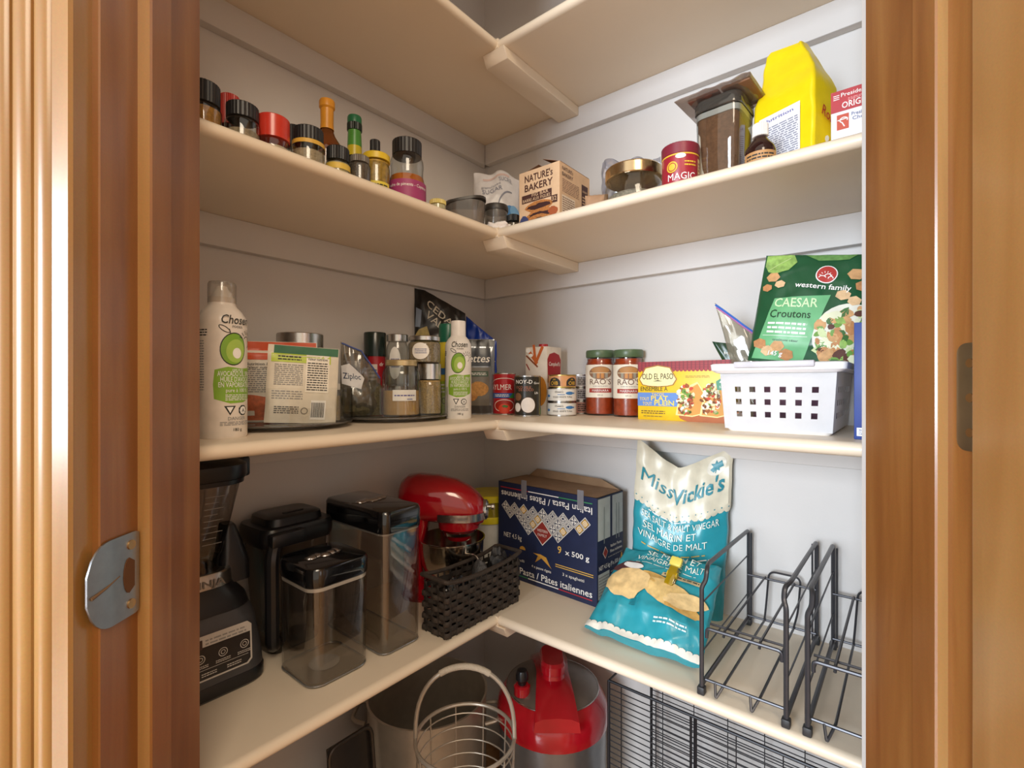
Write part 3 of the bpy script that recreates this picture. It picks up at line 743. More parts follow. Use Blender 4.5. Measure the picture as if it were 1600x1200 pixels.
# ================================================================ ITEMS ON THE MIDDLE SHELF
silver = M('#c6c4c0', .25, 1.0, var=.05, scale=100)
grn = M('#7fae34', .45); dkgrn = M('#4f7a24', .45); ink2 = M('#232620', .5)
def oil_bottle(label, p, r, h, rz, capmat, capname, wm='#efece8'):
    t = thing('spray_oil_bottle', label, 'bottle', c2(p, ZM), face(p)+rz, 'white avocado oil spray bottles')
    zs = h*.735
    obj('bottle_body', lathe([(0, 0), (r*.95, 0), (r, .003), (r, zs), (r*.97, zs+h*.03), (r*.80, zs+h*.075), (r*.60, zs+h*.105), (r*.545, zs+h*.12), (r*.53, h*.90), (0, h*.90)], 40), M(wm, .3), t)
    if capname == 'clear':
        obj('nozzle', lathe([(0, h*.9), (r*.42, h*.9), (r*.40, h*.93), (r*.26, h*.955), (r*.2, h*.975), (0, h*.975)], 24), M('#eceae6', .4), t)
        obj('clear_cap', lathe([(r*.56, h*.865), (r*.56, h*.985), (r*.52, h), (0, h)], 32), GL('#e8e4de', .5, .05, .18, '#e6e0d8'), t, label='clear plastic cap')
    else:
        obj('cap', lathe([(r*.57, h*.83), (r*.56, h*.985), (r*.53, h), (0, h)], 32), M('#f2f0ee', .35), t)
    P = Print(cyl(r), .005)
    P.text('Chosen', r*.15, h*.725, .0115, ink2, w=r*1.25, bold=.02, shear=.15); P.text('FOODS', r*.2, h*.70, .003, ink2)
    # avocado with leaf, drawn in the label
    ax, ay = r*.05, h*.565
    P.ell(ax, ay, r*.56, h*.105, ink2, 1, n=28, rot=-.12); P.ell(ax, ay, r*.52, h*.098, grn, 1.6, n=28, rot=-.12); P.ell(ax+r*.08, ay-h*.012, r*.40, h*.075, M('#a8c858', .45), 2.2, n=24, rot=-.12)
    P.ell(ax+r*.12, ay-h*.026, r*.19, h*.034, M('#f5f2ec', .4), 3, n=20)
    P.ring(ax-r*.38, ay+h*.125, r*.26, h*.016, .001, ink2, 2, rot=-.6); P.line(ax-r*.15, ay+h*.10, ax-r*.2, ay+h*.125, .001, ink2, 2)
    for k in range(7):
        a = .2+k*.42; P.line(ax+r*.72+r*.34*math.cos(a), ay+h*.05+r*.34*math.sin(a), ax+r*.72+r*.52*math.cos(a), ay+h*.05+r*.52*math.sin(a), .001, ink2, 2)
    P.ring(ax+r*.72, ay+h*.05, r*.26, r*.26, .001, ink2, .5, a0=-1.3, a1=2.6)
    gp = []
    for x_, y_ in ((-.72, .25), (-.76, .34), (-.70, .432), (-.2, .452), (.4, .442), (1.15, .452), (1.18, .36), (1.15, .26), (.5, .226), (-.1, .22)): gp.append((x_*r, y_*h))
    P.poly(gp, M('#86b234', .45), 1)
    for tx, yy, hh, ww in (('100% PURE', .422, .0035, .5), ('AVOCADO OIL SPRAY', .393, .0066, 1.62), ("HUILE D'AVOCAT", .358, .0066, 1.4), ('EN VAPORISATEUR', .323, .0066, 1.55), ('pure à 100 %', .292, .005, 1.0)):
        P.text(tx, r*.22, yy*h, hh, WHITE, w=ww*r, layer=3, bold=0.01)
    P.rows(-r*.3, h*.238, r*.8, h*.28, 4, WHITE, 3)
    P.poly([(-r*.35, h*.205), (r*.12, h*.205), (-r*.115, h*.145)], ink2, 1); P.poly([(-r*.25, h*.198), (r*.02, h*.198), (-r*.115, h*.160)], WHITE, 2)
    o8 = [(r*.48+r*.24*math.cos(2*pi*k/8+pi/8), h*.175+r*.24*math.sin(2*pi*k/8+pi/8)) for k in range(8)]
    P.poly(o8, ink2, 1); P.ell(r*.48, h*.175, r*.18, r*.18, WHITE, 2, n=8); P.text('A', r*.48, h*.163, .005, ink2, layer=3)
    P.text('DANGER', r*.2, h*.115, .0045, GREY, w=r*.8); P.rows(-r*.5, h*.08, r*.9, h*.108, 3, GREY); P.text('180 g', r*.2, h*.045, .004, ink2)
    P.rows(-r*2.0, h*.30, -r*1.15, h*.62, 20, GREY, 1, 3); P.rows(-r*1.9, h*.64, -r*1.0, h*.69, 3, ink2, 1, 5)
    P.build(t)
    return t
p = back(PX(347, 686, ZM), .031)
oil_bottle('white avocado oil spray bottle with clear cap beside the left jamb', p, .0305, zat(442, p[1])-ZM, .42, None, 'clear', '#e6ddd2')
p = back(PX(716, 655, ZM), .028)
oil_bottle('white avocado oil spray bottle with white cap in the shelf corner', p, .0275, zat(502, p[1])-ZM, -.05, None, 'white')
# ---- lazy susans
def susan(label, u, v, r=.112):
    p = W(u, v); t = thing('lazy_susan', label, 'turntable', c2(p, ZM), 0, 'clear plastic lazy susans')
    dk = M('#8a857e', .4)
    obj('base', lathe([(0, 0), (r*.62, 0), (r*.62, .006), (0, .006)], 40), dk, t)
    obj('tray', lathe([(0, .0062), (r*.97, .0062), (r, .008), (r, .0098), (r*.985, .0102), (0, .0102)], 56), GL('#b5b0aa', .6, .05, .35, '#8f8b86'), t)
    obj('clear_wall', lathe([(r*.985, .0105), (r, .012), (r*1.003, .064), (r*1.006, .066)], 56), GL('#fbfcfb', .3), t, label='clear raised rim')
    return t, p
SA, pa = susan('clear turntable holding the seasoning packets, beside left white bottle', .125, .640)
SB, pb = susan('clear turntable holding spice jars and a zip bag', .125, .4146)
ZS = ZM+.0105
def ony(px, Y): return atY(px, Y)
# seasoning packets on the left turntable
def pouch_thing(name, label, cat, px, Y, z, w, h, T, rz, tilt, mat, seed, group=None, roll=0.0, **k):
    p = atY(px, Y); BG = Bag(w, h, T, seed, nx=38, nz=46, **k)
    t = thing(name, label, cat, c2(p, z), face(p)+rz, group)
    t.rotation_euler = (tilt, roll, face(p)+rz)
    o = obj('film', BG.bm(), mat, t, sharp=.5)
    return t, BG
pouchprof = lambda t: (min(1, (1-t)*1.25)**.7)*(.35+.65*min(1, t*5))*(0.12 if t > .88 else 1)
orange = M('#d2552c', .35); cream = M('#e4dccd', .4)
w = 112/F*.80; h = zat(533, .80)-ZS
t, BG = pouch_thing('seasoning_pouch', 'orange and white seasoning pouch behind the cream packet', 'pouch', 436, .815, ZS, w, h, .030, -.1, .0, cream, 31, wr=.002, prof=pouchprof)
P = Print(BG.fn, .005); P.rect(-w*.49, h*.77, w*.49, h*.995, orange); P.rows(-w*.42, h*.36, -.005, h*.66, 12, GREY, 1); P.text('Nutrition Facts', -w*.22, h*.70, .0045, INK, w=w*.4); P.text('Valeur nutritive', -w*.22, h*.66, .004, INK, w=w*.38)
P.poly([(-w*.49, h*.02), (w*.1, h*.02), (w*.05, h*.18), (-w*.12, h*.30), (-w*.3, h*.33), (-w*.49, h*.34)], M('#c4643c', .5, var=.25, scale=160), 1); P.rect(-w*.45, h*.08, -w*.30, h*.14, cream, 2); P.rows(-w*.1, h*.2, w*.3, h*.4, 5, GREY, 1, 8); P.build(t)
w = 103/F*.772; h = zat(541, .772)-ZS
t, BG = pouch_thing('seasoning_packet', 'cream packet with green top and nutrition table on turntable', 'packet', 470, .772, ZS, w, h, .024, .06, -.03, M('#ddd5c4', .4), 32, roll=.05, wr=.002, prof=pouchprof)
P = Print(BG.fn, .005); P.rect(-w*.42, h*.89, w*.49, h*.995, M('#2f6a4a', .4)); P.rect(-w*.45, h*.78, w*.38, h*.89, M('#b5c93a', .4)); P.rows(-w*.36, h*.80, -w*.04, h*.87, 2, INK, 2, 6)
P.rect(w*.03, h*.40, w*.36, h*.89, M('#eee8da', .4), 1.5); P.text('Valeur nutritive', w*.19, h*.82, .0045, INK, w=w*.28); P.rows(w*.05, h*.42, w*.34, h*.8, 12, INK, 2.5, 2); P.rows(-w*.4, h*.48, -w*.01, h*.76, 11, GREY, 1, 3); P.rows(-w*.42, h*.30, w*.0, h*.42, 4, GREY, 1, 4)
P.rect(w*.12, h*.05, w*.33, h*.30, WHITE, 1)
rg = random.Random(2); x_ = w*.13
while x_ < w*.31: q = rg.uniform(.0004, .0012); P.rect(x_, h*.08, x_+q, h*.27, INK, 2); x_ += q+rg.uniform(.0005, .001)
P.ring(w*.03, h*.16, .005, .005, .0008, INK, 1); P.rows(-w*.38, h*.12, -w*.05, h*.22, 4, INK, 1, 7); P.build(t)
# mason jar behind packets
p = atY(469, .885); r = w2r(70, p); h = zat(522, p[1])-ZS
t = jar('mason_jar', 'mason jar with silver screw lid behind the seasoning packets', p, ZS, r, h, '#bdbab2', M('#b9aa92', .9), caph=.16, capr=.97, lev=.6, capm=silver)
p = atY(515, .81); r = w2r(34, p)
t = jar('spice_jar', 'clear jar with round white sticker at the left turntable edge', p, ZS, r, .062, '#bdbab2', M('#8d7a5c', .9, var=.3, scale=300), caph=.15, lev=.8)
P = Print(cyl(r), .005); P.ell(-r*.2, .028, .009, .009, WHITE, 1); P.build(t, 'sticker')
# ---- right turntable
p = atY(556, 1.02); r = w2r(38, p); h = zat(553, p[1])-ZS
jar('spice_jar', 'clear jar with flat black lid on turntable behind the zip bag', p, ZS, r, h, '#26241f', M('#8f8a7c', .9), caph=.10, capr=.98, ridges=False, lev=.5)
t, BG = pouch_thing('zip_bag', 'clear zip bag half full of dark green herbs', 'bag', 564, .935, ZS, .074, .125, .034, .15, .0, GL('#cfcbc2', .6, .08, .12, '#b9b4aa'), 41, roll=.0, wr=.005, prof=lambda t: (min(1, (1-t)*1.4)**.6)*(.4+.6*min(1, t*5)), top=lambda x: -.035*x-.02*abs(x))
t.location.z += .001
b = Bag(.078, .055, .028, 42, nx=24, nz=20, wr=.004, prof=lambda t: (.4+.6*min(1, t*5))*(min(1, (1-t)*2.5+.1))**.6, top=lambda x: .012*math.sin(3*x)).bm()
obj('contents', b, M('#57513a', .95, var=.35, scale=300), t, label='dried dark green herbs')
P = Print(BG.fn, .005, lift=.0006); P.poly([(-.034, .055), (-.002, .050), (.004, .074), (-.022, .092), (-.036, .085)], M('#d8d8da', .4), 1); P.text('Ziploc', -.017, .066, .010, M('#33415c', .4), w=.030, rot=.12, bold=.03, layer=2)
P.build(t)
obj('zip_strip', tube([BG.pt(-.95+.19*i, .985, True)+Vector((0, -.001, 0)) for i in range(11)], .0016, 6), M('#4a5c9a', .4), t, label='blue zip strip')
p = atY(586, 1.06); r = w2r(34, p); h = zat(520, p[1])-ZS
t = thing('seasoning_can', 'red seasoning can with tall black cap on turntable', 'can', c2(p, ZS), face(p))
obj('can_body', lathe([(0, 0), (r*.95, 0), (r*.95, h*.72), (0, h*.72)], 28), M('#a8222c', .3), t)
obj('cap', lathe([(0, h*.70), (r, h*.70), (r, h*.985), (r*.95, h), (0, h)], 28), M('#1d2a26', .2), t)
P = Print(cyl(r*.95), .005); P.rect(-r*.6, h*.3, r*.2, h*.6, M('#d8c8c0', .4)); P.rows(-r*.55, h*.33, r*.15, h*.55, 5, INK); P.text('dr', r*.6, h*.58, .008, WHITE); P.build(t)
def stickjar(px, Y, w, yt, zb, label, cont, caph, stick, h=None, lev=.9, capm=None, capr=.97):
    p = atY(px, Y); r = w2r(w, p); h = h or zat(yt, Y)-zb
    t = jar('spice_jar', label, p, zb, r, h, '#bdbab2', cont, caph=caph, capr=capr, lev=lev, ridges=False, group='glass spice jars on the turntable', capm=capm or silver)
    if stick:
        P = Print(cyl(r), .005); hb = h*(1-caph); P.ell(-r*.25, hb*.5, r*.55, hb*.36, WHITE, 1); P.rows(-r*.6, hb*.38, r*.15, hb*.62, 3, M('#6a72a0', .5), 2); P.build(t, 'sticker')
    return t, p, r, h
seedm = M('#9c8a6c', .95, var=.5, scale=420, bump=.5); grain = M('#b89a66', .95, var=.4, scale=380, bump=.6)
# two stacked pairs and the big jar in front
hl = zat(572, 1.03)-ZS
stickjar(621, 1.045, 34, 0, ZS, 'silver-lidded spice jar at the bottom, behind the big honey-coloured jar', grain, .14, False, h=.058)
stickjar(621, 1.045, 34, 523, ZS+.0581, 'silver-lidded spice jar with white oval sticker, left one of the upper two', M('#b9b4a8', .9), .13, True, lev=.5)
pj = atY(671, .995); h1 = zat(568, .995)-ZS
stickjar(671, .995, 37, 568, ZS, 'jar of oat-like grain with silver lid at the right turntable edge', grain, .30, False, lev=.95)
stickjar(663, .985, 50, 526, ZS+h1+.0002, 'silver-lidded jar of brown seeds with white oval sticker, on top of the grain jar', seedm, .15, True)
p = atY(627, .915); r = w2r(58, p); h = zat(562, p[1])-ZS
t, p, r, h = stickjar(627, .945, 58, 563, ZS, 'big glass jar of honey-coloured powder with beige lid and handwritten label', M('#c79b58', .85, var=.06), .09, False, lev=.5, capm=M('#c9b387', .3, .6), capr=.84)
P = Print(cyl(r), .005); P.rect(-r*.45, h*.28, r*.85, h*.47, WHITE); P.rows(-r*.35, h*.35, r*.75, h*.40, 1, M('#5a5aa0', .5), 2, 3); P.rows(r*.3, h*.29, r*.6, h*.33, 1, M('#5a5aa0', .5), 2, 4); P.build(t, 'handwritten_label')
# cooking spray with green cap
p = atY(700, 1.10); r = w2r(30, p); h = zat(507, p[1])-ZM
t = thing('cooking_spray_can', 'yellow and lime spray can with green cap behind white bottle', 'can', c2(p, ZM), face(p))
obj('can_body', lathe([(0, 0), (r, 0), (r, h*.78), (r*.9, h*.82), (0, h*.82)], 28), M('#d9c53a', .3), t)
obj('cap', lathe([(0, h*.80), (r*.97, h*.80), (r*.95, h*.98), (r*.88, h), (0, h)], 28), M('#1e6a52', .3), t)
P = Print(cyl(r), .005); P.rect(-r*1.5, .004, r*1.5, h*.38, M('#a9c63c', .4)); P.rect(-r*1.3, h*.45, r*.5, h*.52, M('#3f74b0', .4)); P.rows(-r*1.2, h*.25, r*.8, h*.36, 3, WHITE); P.ring(-r*.35, h*.17, .007, .007, .0014, INK, 2); P.build(t)
# ---- bags in the corner
def standbag(name, label, p, z, w, h, T, rz, tilt, roll, mat, seed, cat='bag', **k):
    BG = Bag(w, h, T, seed, nx=44, nz=52, **k)
    t = thing(name, label, cat, c2(p, z), face(p)+rz); t.rotation_euler = (tilt, roll, face(p)+rz)
    obj('film', BG.bm(), mat, t, sharp=.5); return t, BG
p = atY(688, 1.215)
t, BG = standbag('pita_bag', 'black snack bag with cream lettering CEDAR VALLEY in the corner', p, ZM, .125, .290, .045, .08, 0, .0, M('#1d1c1d', .3), 51, wr=.005,
                 prof=lambda t: (min(1, (1-t)*2.2)**.6)*(.5+.5*min(1, t*5)), top=lambda x: -.022*x-.012*abs(x+.6))
crm = M('#d9d2c2', .4); P = Print(BG.fn, .006, lift=.0008)
P.text('CEDAR', .000, .238, .020, crm, w=.080, rot=-.42, bold=.02); P.text('VALLEY', -.002, .210, .020, crm, w=.078, rot=-.42, bold=.02)
P.poly([(-.058, .13), (-.012, .13), (-.02, .17), (-.034, .205), (-.052, .195), (-.06, .18)], M('#b9a86a', .5, var=.2, scale=120), 2); P.poly([(.03, .236), (.052, .205), (.058, .216), (.042, .245)], M('#a89868', .5), 2); P.poly([(-.060, .20), (-.05, .20), (-.046, .24), (-.058, .245)], M('#8fa0b8', .4), 2); P.build(t)
p = atY(752, 1.275)
t, BG = standbag('blue_bag', 'bright blue snack bag standing behind the silver pouch', p, ZM, .082, .228, .03, -.25, 0, 0, M('#2146b0', .3), 52, wr=.005, prof=lambda t: (min(1, (1-t)*2)**.6)*(.5+.5*min(1, t*5)), top=lambda x: -.034*x-.012)
P = Print(BG.fn, .006, lift=.0008); P.line(-.02, .170, .038, .160, .003, WHITE); P.build(t)
p = atY(748, 1.165)
t, BG = standbag('cookie_pouch', 'silver grey pouch printed with cookies beside tomato can', p, ZM, .076, zat(530, 1.165)-ZM, .036, -.02, 0, 0, M('#8f9398', .22, .55), 53, wr=.0025, prof=lambda t: (min(1, (1-t)*1.6)**.6)*(.55+.45*min(1, t*5)))
h = BG.h; P = Print(BG.fn, .005, lift=.0006)
P.rect(-.036, h*.90, .036, h*.985, M('#26282c', .3)); P.rect(-.036, h*.64, .028, h*.88, M('#3a4048', .3)); P.text('ettes', -.001, h*.69, .018, WHITE, w=.05, shear=.25, layer=2, bold=.02); P.rect(-.036, h*.05, .025, h*.62, M('#6d675e', .4), 1); P.rect(-.036, h*.50, .022, h*.57, M('#2c4a34', .4), 2)
P.rows(-.03, h*.515, .018, h*.555, 2, WHITE, 3)
P.ell(0, h*.34, .022, .017, M('#bd8a4c', .7, var=.25, scale=200), 3, jag=.05); P.ell(-.018, h*.26, .016, .014, M('#a9743c', .7, var=.25, scale=200), 2.5, jag=.06); P.rect(-.036, h*.02, .03, h*.12, M('#3a3634', .4), 2); P.build(t)
# ---- cans and carton
def can(name, label, px, w, yb, yt, body, group=None, zb=None, gold=False, h=None, p=None, r=None):
    if p is None:
        p0 = PX(px, yb, ZM); r = w/2/F*(p0[1]+.03); p = back(p0, r)
    h = h or zat(yt, p[1])-ZM
    t = thing(name, label, 'can', c2(p, zb if zb is not None else ZM), face(p), group)
    tin = M('#c9b26a', .3, 1.0) if gold else silver
    obj('can_body', lathe([(r*.985, .0028), (r*.985, h-.0028)], 36), body, t)
    obj('rim', lathe([(0, .0012), (r*.94, .0012), (r*.95, 0), (r, .0006), (r, .0026), (r*.985, .003)], 36), tin, t)
    obj('rim', lathe([(r*.985, h-.003), (r, h-.0026), (r, h-.0006), (r*.95, h), (r*.94, h-.0012), (0, h-.0012)], 36), tin, t)
    return t, r, h, p
t, r, h, p = can('tomato_can', 'red can of tomatoes with blue diagonal band', 788, 36, 648.5, 583, M('#b0202a', .3), 'cans in the shelf corner')
P = Print(cyl(r*.985), .005); P.text('AYLMER', -r*.35, h*.60, .0125, WHITE, w=r*2.0, bold=.03, layer=2); P.ring(0, h*.66, r*1.6, h*.22, .0012, WHITE, 2, a0=.5, a1=2.6)
P.rect(-r*1.5, h*.40, r*1.5, h*.52, M('#2f5ca8', .4)); P.poly([(r*.35, h*.40), (r*1.5, h*.40), (r*1.5, h*.52), (r*.8, h*.52)], M('#3c8a4a', .4), 2); P.rows(-r*.9, h*.43, r*.4, h*.50, 2, WHITE, 3)
P.ell(0, h*.22, r*.95, h*.15, WHITE, 1, n=28); P.ell(0, h*.22, r*.88, h*.135, M('#a82a22', .4), 2, n=28); P.ell(0, h*.15, r*.5, h*.12, M('#d8452c', .35), 3); P.ell(r*.05, h*.21, r*.22, h*.03, M('#4a7a34', .4), 4, jag=.4); P.build(t)
t, r, h, p = can('coconut_milk_can', 'dark coconut milk can with white coconut half', 824, 42, 651, 587, M('#2c2a24', .3), 'cans in the shelf corner')
P = Print(cyl(r*.985), .005); P.text('NOY-D', -r*.28, h*.80, .0085, WHITE, w=r*1.3, bold=.02); P.text('OCO MILK', -r*.3, h*.68, .0055, M('#b0705a', .4), w=r*1.2); P.text('DE COCO', -r*.1, h*.62, .0055, M('#b0705a', .4), w=r*1.1); P.text('Good', r*.75, h*.79, .005, WHITE); P.text('Life', r*.7, h*.55, .005, WHITE)
P.ell(r*.05, h*.28, r*.58, h*.20, M('#4b3524', .6), 1, n=28); P.ell(r*.05, h*.28, r*.52, h*.185, M('#ece6e2', .4), 2, n=28); P.ell(-r*.8, h*.22, r*.35, h*.13, M('#4b3524', .6), 1.5); P.ell(-r*.78, h*.22, r*.28, h*.11, M('#ece6e2', .4), 2.2); P.ell(-r*.75, h*.48, r*.3, h*.1, M('#7a5236', .6), 1); P.line(r*1.05, .004, r*1.05, h*.97, .002, M('#b9a46a', .4), 2); P.rect(r*1.15, h*.04, r*1.5, h*.2, M('#3f7a3c', .4), 1); P.build(t)
# soup carton
ce = onV(854, .102); t = thing('broth_carton', 'cream broth carton with red cap and carrot picture', 'carton', (ce[0]-RX*.031-LX*.031, ce[1]-RY*.031-LY*.031, ZM), AR)
h = zat(541, ce[1])-ZM; w = .062
obj('carton', box(-w/2, w/2, -w/2, w/2, 0, h, .0012), M('#ddd3c6', .4), t)
obj('cap', lathe([(0, h), (.011, h), (.011, h+.008), (0, h+.008)], 20), M('#b0262c', .35), t, label='red screw cap')
P = Print(flat(w/2), .02); cr = M('#c2622c', .5)
for k, (x0, y0, x1, y1, q) in enumerate(((-.024, .155, .004, .120, .008), (.02, .160, -.002, .118, .008), (-.006, .165, .0, .12, .007), (-.028, .14, .006, .112, .004))): P.line(x0, y0, x1, y1, q, cr if k < 3 else M('#8a4a2c', .5), 1+k*.4)
P.ell(-.022, .152, .007, .006, WHITE, 3); P.ell(-.014, .14, .006, .004, WHITE, 3); P.line(-.028, .12, -.018, .105, .003, M('#9a3a34', .5), 2); P.ell(.012, .055, .02, .035, M('#cf8a34', .5), 1); P.build(t, 'front_print')
P = Print(flat_right(w/2), .02); P.poly([(-.026, .085), (.026, .085), (.028, .13), (.02, .142), (0, .147), (-.02, .142), (-.028, .13)], M('#a52028', .4)); P.text("Campbell's", 0, .115, .009, WHITE, w=.046, shear=.2, layer=2, bold=.02); P.rect(-.027, .075, .027, .085, M('#c99a4a', .4)); P.build(t, 'side_print')
# tuna cans
tp0 = PX(878, 650.5, ZM); tr = .0335; tp = back(tp0, tr); th_ = .0315
lab = ['bottom tuna can of the front stack, white label with blue fish', 'middle tuna can of the front stack, white label with blue fish']
for k in range(2):
    t, r, h, _ = can('tuna_can', lab[k], 0, 0, 0, 0, M('#e6e2da', .35), 'tuna cans', ZM+k*(th_+.0003), h=th_, p=tp, r=tr)
    P = Print(cyl(r*.985), .005); bl_ = M('#3f78b0', .4); P.ell(r*.55, h*.62, .010, .0036, bl_, 1); P.poly([(r*.55+.009, h*.62), (r*.55+.0135, h*.62+.003), (r*.55+.0135, h*.62-.003)], bl_, 1)
    P.text("Ocean's", -r*.2, h*.66, .0042, INK, shear=.2); P.text('SOLID WHITE TUNA', r*.05, h*.30, .0036, INK, w=r*1.35); P.rows(-r*.3, h*.48, r*.2, h*.58, 1, bl_); P.ell(-r*1.1, h*.42, .006, .003, bl_, 1); P.build(t)
t, r, h, _ = can('tuna_can', 'orange-labelled can on top of the front tuna stack', 0, 0, 0, 0, M('#d79a66', .35), 'tuna cans', ZM+2*(th_+.0003), gold=True, h=.0295, p=(tp[0]+.001, tp[1]+.002), r=.0318)
P = Print(cyl(r*.985), .005)
for q in (-.6, .75): P.ell(q*r, h*.38, r*.46, h*.40, INK, 1, a0=0, a1=pi); P.rect(q*r-r*.46, h*.14, q*r+r*.46, h*.38, INK); P.text('OIB', q*r, h*.22, .008, M('#e6b23a', .4), w=r*.6, layer=2); P.text('JAK', q*r, h*.58, .0035, M('#e6b23a', .4), layer=2)
P.build(t)
bp_ = (atY(907, 1.205)[0], 1.205)
for k, (c_, l_) in enumerate((('#b98a80', 'rose-labelled can at the bottom behind the tuna stack'), ('#b9bcc8', 'pale blue labelled can in the middle behind the tuna stack'), ('#c6c8d0', 'silver barcode-labelled can on top behind the tuna stack'))):
    t, r, h, _ = can('tuna_can', l_, 0, 0, 0, 0, M(c_, .35), 'tuna cans', ZM+k*(th_+.0003), h=th_, p=bp_, r=.0325)
    P = Print(cyl(r*.985), .005); P.rows(-r*.2, h*.2, r*1.2, h*.8, 4, INK, 1, k); P.build(t)
# sauce jars
def sauce(px, yb, yt, w, label):
    p0 = PX(px, yb, ZM); r = w/2/F*(p0[1]+.035); p = back(p0, r); h = zat(yt, p[1])-ZM
    t = thing('sauce_jar', label, 'jar', c2(p, ZM), face(p), 'marinara sauce jars')
    sh = [(0, 0), (.94, 0), (1, .03), (1, .72), (.99, .76), (.93, .80), (.88, .83), (.88, .90), (0, .90)]
    obj('glass_body', lathe([(a*r, b*h) for a, b in sh], 40), clear, t)
    obj('sauce', lathe([(0, .003)]+[(a*r*.955, max(.003, b*h)) for a, b in sh[1:-2]]+[(r*.84, h*.865), (0, h*.865)], 36), M('#b5421a', .3, var=.25, scale=90), t, label='orange red tomato sauce')
    obj('lid', lathe([(0, h*.885), (r*.93, h*.885), (r*.97, h*.9), (r*.97, h*.975), (r*.93, h), (0, h)], 40), M('#54684a', .35), t, label='olive green metal lid')
    P = Print(cyl(r*1.003), .006); lb = M('#ece2cf', .45); rb = M('#a83a30', .45)
    P.rect(-r*1.35, h*.275, r*1.35, h*.775, lb); P.ell(0, h*.65, r*.78, h*.10, M('#8f6a50', .6), 2, n=28); P.ell(0, h*.69, r*.60, h*.05, M('#b5814a', .6), 3, n=20)
    for q in (-.4, -.13, .13, .4): P.rect(q*r-r*.09, h*.57, q*r+r*.09, h*.65, M('#c98a4a' if abs(q) < .2 else '#9a9484', .6), 3)
    P.rect(-r*.72, h*.645, r*.72, h*.655, M('#d8c8a8', .6), 4)
    P.text("RAO'S", 0, h*.475, .0125, M('#6b4a34', .5), w=r*1.45, bold=.0); P.rows(-r*.5, h*.44, r*.5, h*.458, 1, GREY); P.rect(-r*.78, h*.35, r*.78, h*.415, rb, 2); P.text('MARINARA', 0, h*.365, .0052, WHITE, w=r*1.1, layer=3); P.text('660 mL', 0, h*.305, .003, GREY)
    P.build(t); return t
sauce(938, 649.5, 548, 46, 'marinara sauce jar with green lid beside the tuna cans')
sauce(982, 652, 547, 47, 'marinara sauce jar with green lid beside the taco box')
# taco kit box
t, w, d = carton('taco_kit_box', 'yellow taco dinner kit box with red tile roof print', 'box', .512, .697, .030, .095, ZM, .1165, M('#e8bf22', .4))
h = .1165; P = Print(flat(d/2), .03); rf = M('#9c3238', .5); rf2 = M('#7c2630', .5); ye = M('#f2cf3a', .4)
P.rect(-w/2, h*.85, w/2, h, rf)
for i in range(24): P.rect(-w/2+w*i/24, h*.85, -w/2+w*i/24+.0022, h, rf2, 2)
for i in range(3): P.rect(-w/2, h*(.89+.04*i), w/2, h*(.897+.04*i), rf2, 2.4)
for i in range(24): P.ell(-w/2+w*(i+.6)/24, h*.85, .0035, .003, rf, 1.2, n=10)
P.poly([(-.083, h*.60), (-.070, h*.575), (-.05, h*.565), (-.030, h*.575), (-.018, h*.60), (-.011, h*.70), (-.018, h*.80), (-.024, h*.90), (-.05, h*.945), (-.077, h*.90), (-.083, h*.80), (-.090, h*.70)], M('#a8742a', .4), 3)
P.poly([(-.081, h*.61), (-.069, h*.59), (-.05, h*.58), (-.031, h*.59), (-.020, h*.61), (-.0135, h*.70), (-.020, h*.79), (-.026, h*.885), (-.05, h*.925), (-.075, h*.885), (-.081, h*.79), (-.0875, h*.70)], M('#f6e9a8', .4), 3.6)
P.text('OLD EL PASO', -.0505, h*.70, .0115, M('#3a2416', .5), w=.064, layer=5, bold=.02); P.poly([(-.06, h*.665), (-.04, h*.665), (-.05, h*.685)], M('#3a2416', .5), 5)
P.text('ENSEMBLE À', -.058, h*.50, .0085, M('#3a2a10', .5), w=.056)
P.poly([(-w/2, h*.24), (-.012, h*.24), (-.006, h*.34), (-.010, h*.47), (-w/2, h*.47)], M('#5f86c8', .45), 2)
P.text('TACOS', -.050, h*.415, .0055, ye); P.text('TOUT', -.078, h*.335, .0062, ye, w=.020); P.text('PLAT,', -.045, h*.335, .0095, ye, w=.038, bold=.03); P.text('TOUT', -.072, h*.255, .0062, ye, w=.02); P.text('PLEIN', -.037, h*.255, .0095, ye, w=.04, bold=.03)
P.rows(-.085, h*.10, -.035, h*.17, 2, M('#5a4210', .5), 2, 4); P.rows(-.08, h*.05, -.04, h*.08, 1, M('#8a7020', .5), 2, 5); P.rows(.005, h*.72, .05, h*.76, 2, M('#a8842a', .5), 2, 6)
P.ell(.062, h*.08, .07, .014, M('#b5622a', .5), 1.5, n=24)
shell = M('#d2933a', .5); fill = [M('#7a4a2a', .7), M('#c8452c', .6), M('#e9dcae', .6), M('#6f9a3a', .6), M('#a05a30', .7), M('#f0e6d0', .6)]
for q, (cx, tp_) in enumerate(((.012, .60), (.058, .60))):
    P.poly([(cx-.026, h*.10), (cx+.006, h*.08), (cx+.035, h*.15), (cx+.031, h*.46), (cx+.016, h*.655), (cx+.002, h*.60), (cx-.014, h*.48), (cx-.022, h*.3)], M('#f2d891', .5), 2+q*2)
    P.poly([(cx-.022, h*.12), (cx+.006, h*.10), (cx+.032, h*.16), (cx+.028, h*.45), (cx+.016, h*.62), (cx+.004, h*.56), (cx-.010, h*.45), (cx-.018, h*.3)], shell, 2.2+q*2)
    f_ = lambda x, y, cx=cx: (x-cx+.006)**2/.016**2+(y-h*.36)**2/(h*.26)**2 < 1
    P.blobs(cx-.022, h*.12, cx+.016, h*.64, 130, fill, .003, .0052, 3+q*2, q, f_)
